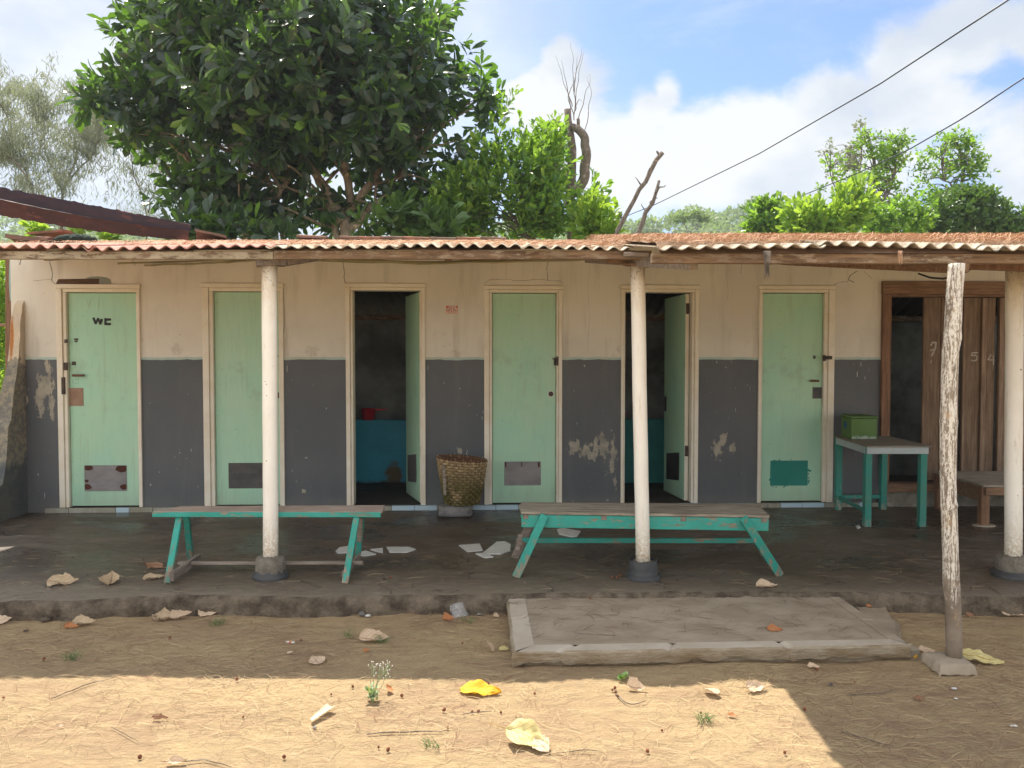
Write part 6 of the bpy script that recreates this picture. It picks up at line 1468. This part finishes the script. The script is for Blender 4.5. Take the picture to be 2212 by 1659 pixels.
sparse(1900, 'taller airy tree of two stems standing above the bright bush', [[(1900, 800, 4), (1895, 520, 3), (1880, 430, 2.5), (1890, 350, 2), (1870, 290, 1.2)], [(1895, 470, 2), (1925, 400, 2), (1940, 330, 1.5), (1940, 310, 1)], [(1910, 800, 3), (1912, 500, 2.5), (1925, 440, 2)]],
       [(1880, 330, 50, 50), (1930, 370, 50, 60), (1860, 400, 60, 60), (1940, 320, 34, 34), (1900, 450, 80, 50), (1860, 300, 22, 22), (1950, 300, 22, 18), (1800, 370, 30, 45), (1785, 400, 26, 26)], 18., 900, M_leafmid, .12)
sparse(2080, 'tall sparse tree nearest the right picture edge', [[(2075, 800, 4), (2078, 520, 3.2), (2072, 430, 2.5), (2085, 350, 2), (2060, 290, 1.2)], [(2074, 440, 2), (2040, 380, 1.8), (2030, 320, 1.2)]],
       [(2065, 340, 55, 48), (2100, 370, 45, 34), (2050, 300, 28, 22), (2030, 400, 40, 50), (2080, 430, 60, 34), (2010, 350, 26, 30), (2130, 355, 18, 10), (2085, 300, 16, 16)], 18., 820, M_leafmid, .115)
sparse(1770, 'thin feathery tree behind the bright bush', [[(1850, 800, 3), (1845, 520, 2.5), (1800, 400, 1.6), (1780, 330, 1)], [(1845, 480, 2), (1860, 380, 1.5), (1864, 290, 1)]], [(1790, 330, 18, 20), (1815, 350, 36, 30), (1863, 270, 9, 30), (1840, 340, 26, 34)], 24., 170, M_casu, .14, 40)
T = thing('broadleaf_tree', (at(2120, 515, 16.5).x, 16.5, 0), 'dense dark green bush at the right above the roof', 'tree'); _, PT = rosette_crown('crown', T, [(2110, 455, 55, 40), (2165, 478, 44, 34), (2050, 470, 46, 44), (1995, 485, 34, 30), (2200, 492, 26, 22), (2135, 425, 26, 14), (2080, 425, 20, 20)], 16.5, 760, 8, .14, M_leafdark, .9, .35, .9, .8, .9, .4, gap=(1.4, -.32))
limbs('trunk', T, M_barkd, [[(2120, 800, 5), (2120, 520, 4), (2110, 450, 3)]], 16.5, PT, 20, .015)
T = thing('leafy_shrub', (at(1930, 515, 16.).x, 16., 0), 'mixed green undergrowth between the bright bush and the dark bush', 'shrub'); _, PT = rosette_crown('crown', T, [(1930, 478, 80, 38), (1880, 490, 50, 28), (1985, 455, 40, 34)], 16., 440, 8, .13, M_leafmid, .9, .35, .9, .8, .9, .4, gap=(1.4, -.3))
limbs('trunk', T, M_barkd, [[(1930, 800, 3), (1930, 520, 2), (1930, 490, 1)]], 16., PT, 14, .012)

# ---- wispy casuarinas at the left
def casuarina(lab, D_, paths, boxes, n, seed):
    T = thing('casuarina_tree', (at(paths[0][0][0], 515, D_).x, D_, 0), lab, 'tree'); mb = MB(); tips = []
    rs = random.Random(seed)
    for pth in paths:
        P = wob([at(a, b, D_ + (rs.uniform(-.8, .8) if i > 1 else 0)) for i, (a, b, r) in enumerate(pth)], 14, .10, pth[0][0]); r_ = np.interp(np.linspace(0, 1, 14), np.linspace(0, 1, len(pth)), [p[2] / FPX * D_ for p in pth]); mb.tube(P, list(r_), 7)
        for k in range(7, 14):
            for q in range(3):
                ex = P[k] + Vector((rs.uniform(-1.2, 1.2), rs.uniform(-1.2, 1.2), rs.uniform(.1, 1.3))) * (D_ / 22); W_ = wob([P[k], P[k].lerp(ex, .5) + Vector((0, 0, .1)), ex], 6, .08, k + q); mb.tube(W_, [.012, .009, .007, .006, .004, .003], 4, caps=False); tips += W_[1:]
    mb.build('trunk', M_barkd, T)
    P, Dn = crown_points(boxes, D_, n // 3, .1, .8); P2 = np.array([tuple(t_) for t_ in tips]); P2 = P2[ng.integers(0, len(P2), n * 2 // 3)] + ng.normal(0, .12, (n * 2 // 3, 3))
    k = np.array([mnoise.noise(Vector(p) * 1.1) > .06 for p in P]); P = np.concatenate([P[k], P2]); m = len(P)
    Dv = np.stack([ng.normal(0, .4, m), ng.normal(0, .4, m), -np.abs(ng.normal(.8, .4, m))], 1); leaves('crown', P, Dv, unit(m), ng.uniform(.12, .32, m), np.full(m, .26), M_casu, T, 'dia')
casuarina('wispy grey green tree left of the big tree', 24., [[(150, 800, 5), (130, 500, 4), (140, 400, 3), (170, 320, 2), (200, 240, 1)], [(138, 420, 2.5), (100, 330, 2), (85, 240, 1), (88, 215, .6)], [(140, 400, 2), (190, 350, 1.5), (230, 260, 1)]],
          [(150, 330, 90, 90), (110, 260, 50, 50), (200, 380, 60, 80), (90, 420, 60, 60), (220, 300, 40, 60), (160, 260, 50, 40)], 13000, 1)
casuarina('wispy tree cut by the left picture edge', 22., [[(110, 800, 5), (95, 480, 3.5), (60, 380, 2.5), (20, 280, 1.5), (-10, 210, 1)], [(70, 400, 2), (30, 350, 1.5), (-20, 330, 1)]], [(20, 300, 60, 80), (60, 400, 60, 60), (5, 230, 20, 26), (40, 330, 60, 60)], 8000, 2)
casuarina('thinnest pale wispy tree directly beside the big tree', 26., [[(330, 800, 3), (320, 500, 2), (300, 400, 1.5), (270, 300, 1), (250, 200, .6)], [(320, 460, 1.5), (345, 380, 1), (350, 330, .6)]], [(290, 400, 50, 90), (320, 470, 40, 40), (260, 200, 12, 60), (320, 420, 60, 60)], 4500, 3)

# ---- greenery seen past the left end of the wall
T = thing('leafy_shrub', (at(-20, 800, 9.5).x, 9.5, 0), 'sunlit leafy bush seen past the left end of the wall', 'shrub')
_, PT = rosette_crown('crown', T, [(-20, 620, 60, 70), (-30, 730, 60, 80), (-20, 830, 50, 50), (5, 680, 22, 120)], 9.5, 420, 8, .085, M_leafbright, 1., .3, .9, .8, 1., .4)
limbs('trunk', T, M_barkd, [[(-20, 1000, 4), (-20, 800, 3), (-15, 600, 1.5)]], 9.5, PT, 20, .008)
T = thing('leafy_shrub', (at(80, 800, 13).x - 3, 13, 0), 'dark green hedge behind the leafy bush at the left', 'shrub')
_, PT = rosette_crown('crown', T, [(-60, 650, 160, 120), (-40, 820, 160, 80)], 13., 900, 7, .14, M_leafmid, 1., .3, .9, .8, 1., .4)
limbs('trunk', T, M_barkd, [[(-40, 1000, 4), (-40, 800, 3), (-35, 600, 1.5)]], 13., PT, 20, .01)

# ---- wooded hills far behind
def hills():
    mb = MB()
    def prof(x, D_): return -2 + max(0, (D_ - 60)) * .25 * (1 + .25 * ns(x, 0, 2, .012)) + 2.2 * ns(x, D_, 0, .02)
    mb.grid(lambda a, b: (-220 + 440 * a, 55 + 110 * b, prof(-220 + 440 * a, 55 + 110 * b)), 90, 24)
    m, t = mat('hill_ground'); t.done((.06, .10, .03), .95)
    tag(mb.build('hills', m, origin=(0, 60, 0)), kind='structure')
    # crowns of the wood in rows: each crown a cloud of leaf clumps
    P = []; rs = random.Random(4)
    for k in range(620):
        D_ = rs.uniform(62, 150); x = rs.uniform(-.72, .74) * D_
        z0 = prof(x, D_); r = rs.uniform(1.6, 3.4); h = rs.uniform(3.5, 7.)
        m_ = int(170 * (r / 2.5) ** 2); u = unit(m_); u[:, 2] = np.abs(u[:, 2]) * 1.1 - .25
        P.append(np.array([x, D_, z0 + h]) + u * np.array([r, r, r * .75]) * ng.uniform(.75, 1.08, (m_, 1)))
    P = np.concatenate(P); m_ = len(P)
    o = leaves('far_wood', P, unit(m_), unit(m_), ng.uniform(.5, 1.0, m_), np.full(m_, 1.6), M_leaffar, None, 'dia'); tag(o, 'pale green wood covering the distant hillside', 'wood', kind='stuff')
hills()
T = thing('umbrella_tree', (at(1490, 515, 58).x, 58, 0), 'flat topped spreading tree on the horizon right of the cut branches', 'tree')
P, Dn = crown_points([(1490, 466, 44, 6), (1505, 459, 26, 3), (1465, 475, 24, 4), (1520, 474, 22, 4)], 58., 700, .1, .8); leaves('crown', P, unit(len(P)), unit(len(P)), ng.uniform(.2, .4, len(P)), np.full(len(P), 1.0), M_leaffar, T, 'dia')
limbs('trunk', T, M_barkd, [[(1490, 640, 3), (1490, 510, 2), (1475, 480, 1.2), (1460, 470, .8)], [(1490, 505, 1.5), (1510, 480, 1), (1520, 468, .6)]], 58.)

# ------------------------------------------------------------------ cables in the sky
def cable(pts, r, mtl, lab):
    P = [at(*p) for p in pts]; P = wob(P, 40, 0); mb = MB(); mb.tube(P, r, 6); tag(mb.build('overhead_cable', mtl), lab, 'cable', 'overhead cables')
cable([(2300, -80, 8.0), (2190, -8, 8.2), (1900, 182, 10.5), (1640, 332, 14), (1415, 442, 19), (1310, 484, 23)], .010, M_wire, 'upper black cable crossing the sky to the top right corner')
cable([(2300, 112, 9.5), (2212, 168, 9.8), (2090, 250, 10.8), (1960, 325, 12), (1850, 375, 14), (1700, 436, 18), (1600, 465, 22)], .010, M_wire, 'lower black cable passing in front of the sparse right trees')
cable([(1270, 440, 16), (1310, 478, 17), (1400, 494, 18), (1500, 498, 19), (1700, 497, 21)], .007, M_wirew, 'pale thin cable low over the distant wood')

# ------------------------------------------------------------------ weeds
def weed(px, py, lab, flower=False, size=1., pale=False):
    c = on_z(px, py, 0); c.z = ground_z(c.x, c.y); t = thing('weed_plant', (c.x, c.y, 0), lab, 'weed'); n = 60 if flower else 14
    P = np.tile(np.array(c), (n, 1)) + ng.normal(0, (.014 if flower else .006) * size, (n, 3)); P[:, 2] = np.maximum(P[:, 2], c.z) + (ng.random(n) * .055 * size if flower else .004)
    Dv = unit(n); Dv[:, 2] = np.abs(Dv[:, 2]) * .8 + .15; leaves('leaf_cluster', P, Dv, np.tile([0, 0, 1.], (n, 1)) + ng.normal(0, .3, (n, 3)), ng.uniform(.03, .055, n) * size * (.75 if flower else 1), np.full(n, 1.2), M_weedpale if pale else M_weed, t)
    if flower:
        mb = MB(); fl = MB(); rs = random.Random(3)
        for k in range(6):
            top = c + Vector((rs.uniform(-.02, .07), rs.uniform(-.03, .03), rs.uniform(.10, .20))); mid = c.lerp(top, .5) + Vector((rs.uniform(-.015, .015), 0, 0)); mb.tube(wob([c, mid, top], 7, .004, k), .0013, 4)
            for q in range(6):
                e = top + Vector((rs.uniform(-.02, .02), rs.uniform(-.015, .015), rs.uniform(-.03, .03))); mb.tube([top - Vector((0, 0, .02)), e], .0008, 3); fl.tube([e, e + Vector((0, 0, .007))], [.0014, .0024], 5)
        mb.build('stem', M_weedpale, t); fl.build('flower_head', M_flower, t)
M_flower = simple('pale_lilac_flower', (.55, .50, .58), (.60, .60, .42), 80)
weed(806, 1512, 'pale green weed with tiny lilac flowers at the shadow edge', True, .8, True)
weed(1347, 1468, 'little green seedling in front of the platform', False, .75)
def grass(px, py, lab, n=26, h=.05, w_=.03):
    c = on_z(px, py, 0); c.z = ground_z(c.x, c.y); mb = MB(); rs = random.Random(px)
    for k in range(n):
        a = rs.uniform(0, 6.28); b = c + Vector((rs.uniform(-w_, w_), rs.uniform(-w_, w_), 0)); e = b + Vector((math.cos(a) * h * .8, math.sin(a) * h * .8, h * rs.uniform(.3, 1))); m_ = b.lerp(e, .5) + Vector((0, 0, h * .25)); mb.tube([b, m_, e], [.0014, .0011, .0003], 3, caps=False)
    tag(mb.build('grass_tuft', M_weed), lab, 'grass', 'small grass tufts')
grass(158, 1424, 'thin green grass tuft on shaded sand at left'); grass(470, 1352, 'green grass tuft near the round pinkish leaf'); grass(756, 1376, 'tiny grass tuft left of the wavy pale leaf', 16); grass(822, 1388, 'grass tuft at the tip of the wavy pale leaf'); grass(1524, 1558, 'yellowish grass tuft on the sunlit sand at right', 30); grass(1010, 1344, 'dry grass tuft beside the orange leaf', 14); grass(933, 1612, 'dry grass tuft in the lower middle of the sunlit sand', 20, .035)

# ------------------------------------------------------------------ air
def haze():
    mb = MB(); mb.box(-330, 330, -330, 330, -12, 48)
    m, t = mat('haze_air'); v = t.n('ShaderNodeVolumePrincipled'); v.inputs['Color'].default_value = (.86, .92, 1, 1); v.inputs['Density'].default_value = .0010
    v.inputs['Anisotropy'].default_value = .2
    o = t.n('ShaderNodeOutputMaterial'); t.t.links.new(v.outputs[0], o.inputs['Volume'])
    tag(mb.build('haze', m, origin=(0, 100, 0)), 'thin pale haze in front of the far wood', kind='stuff')
haze()
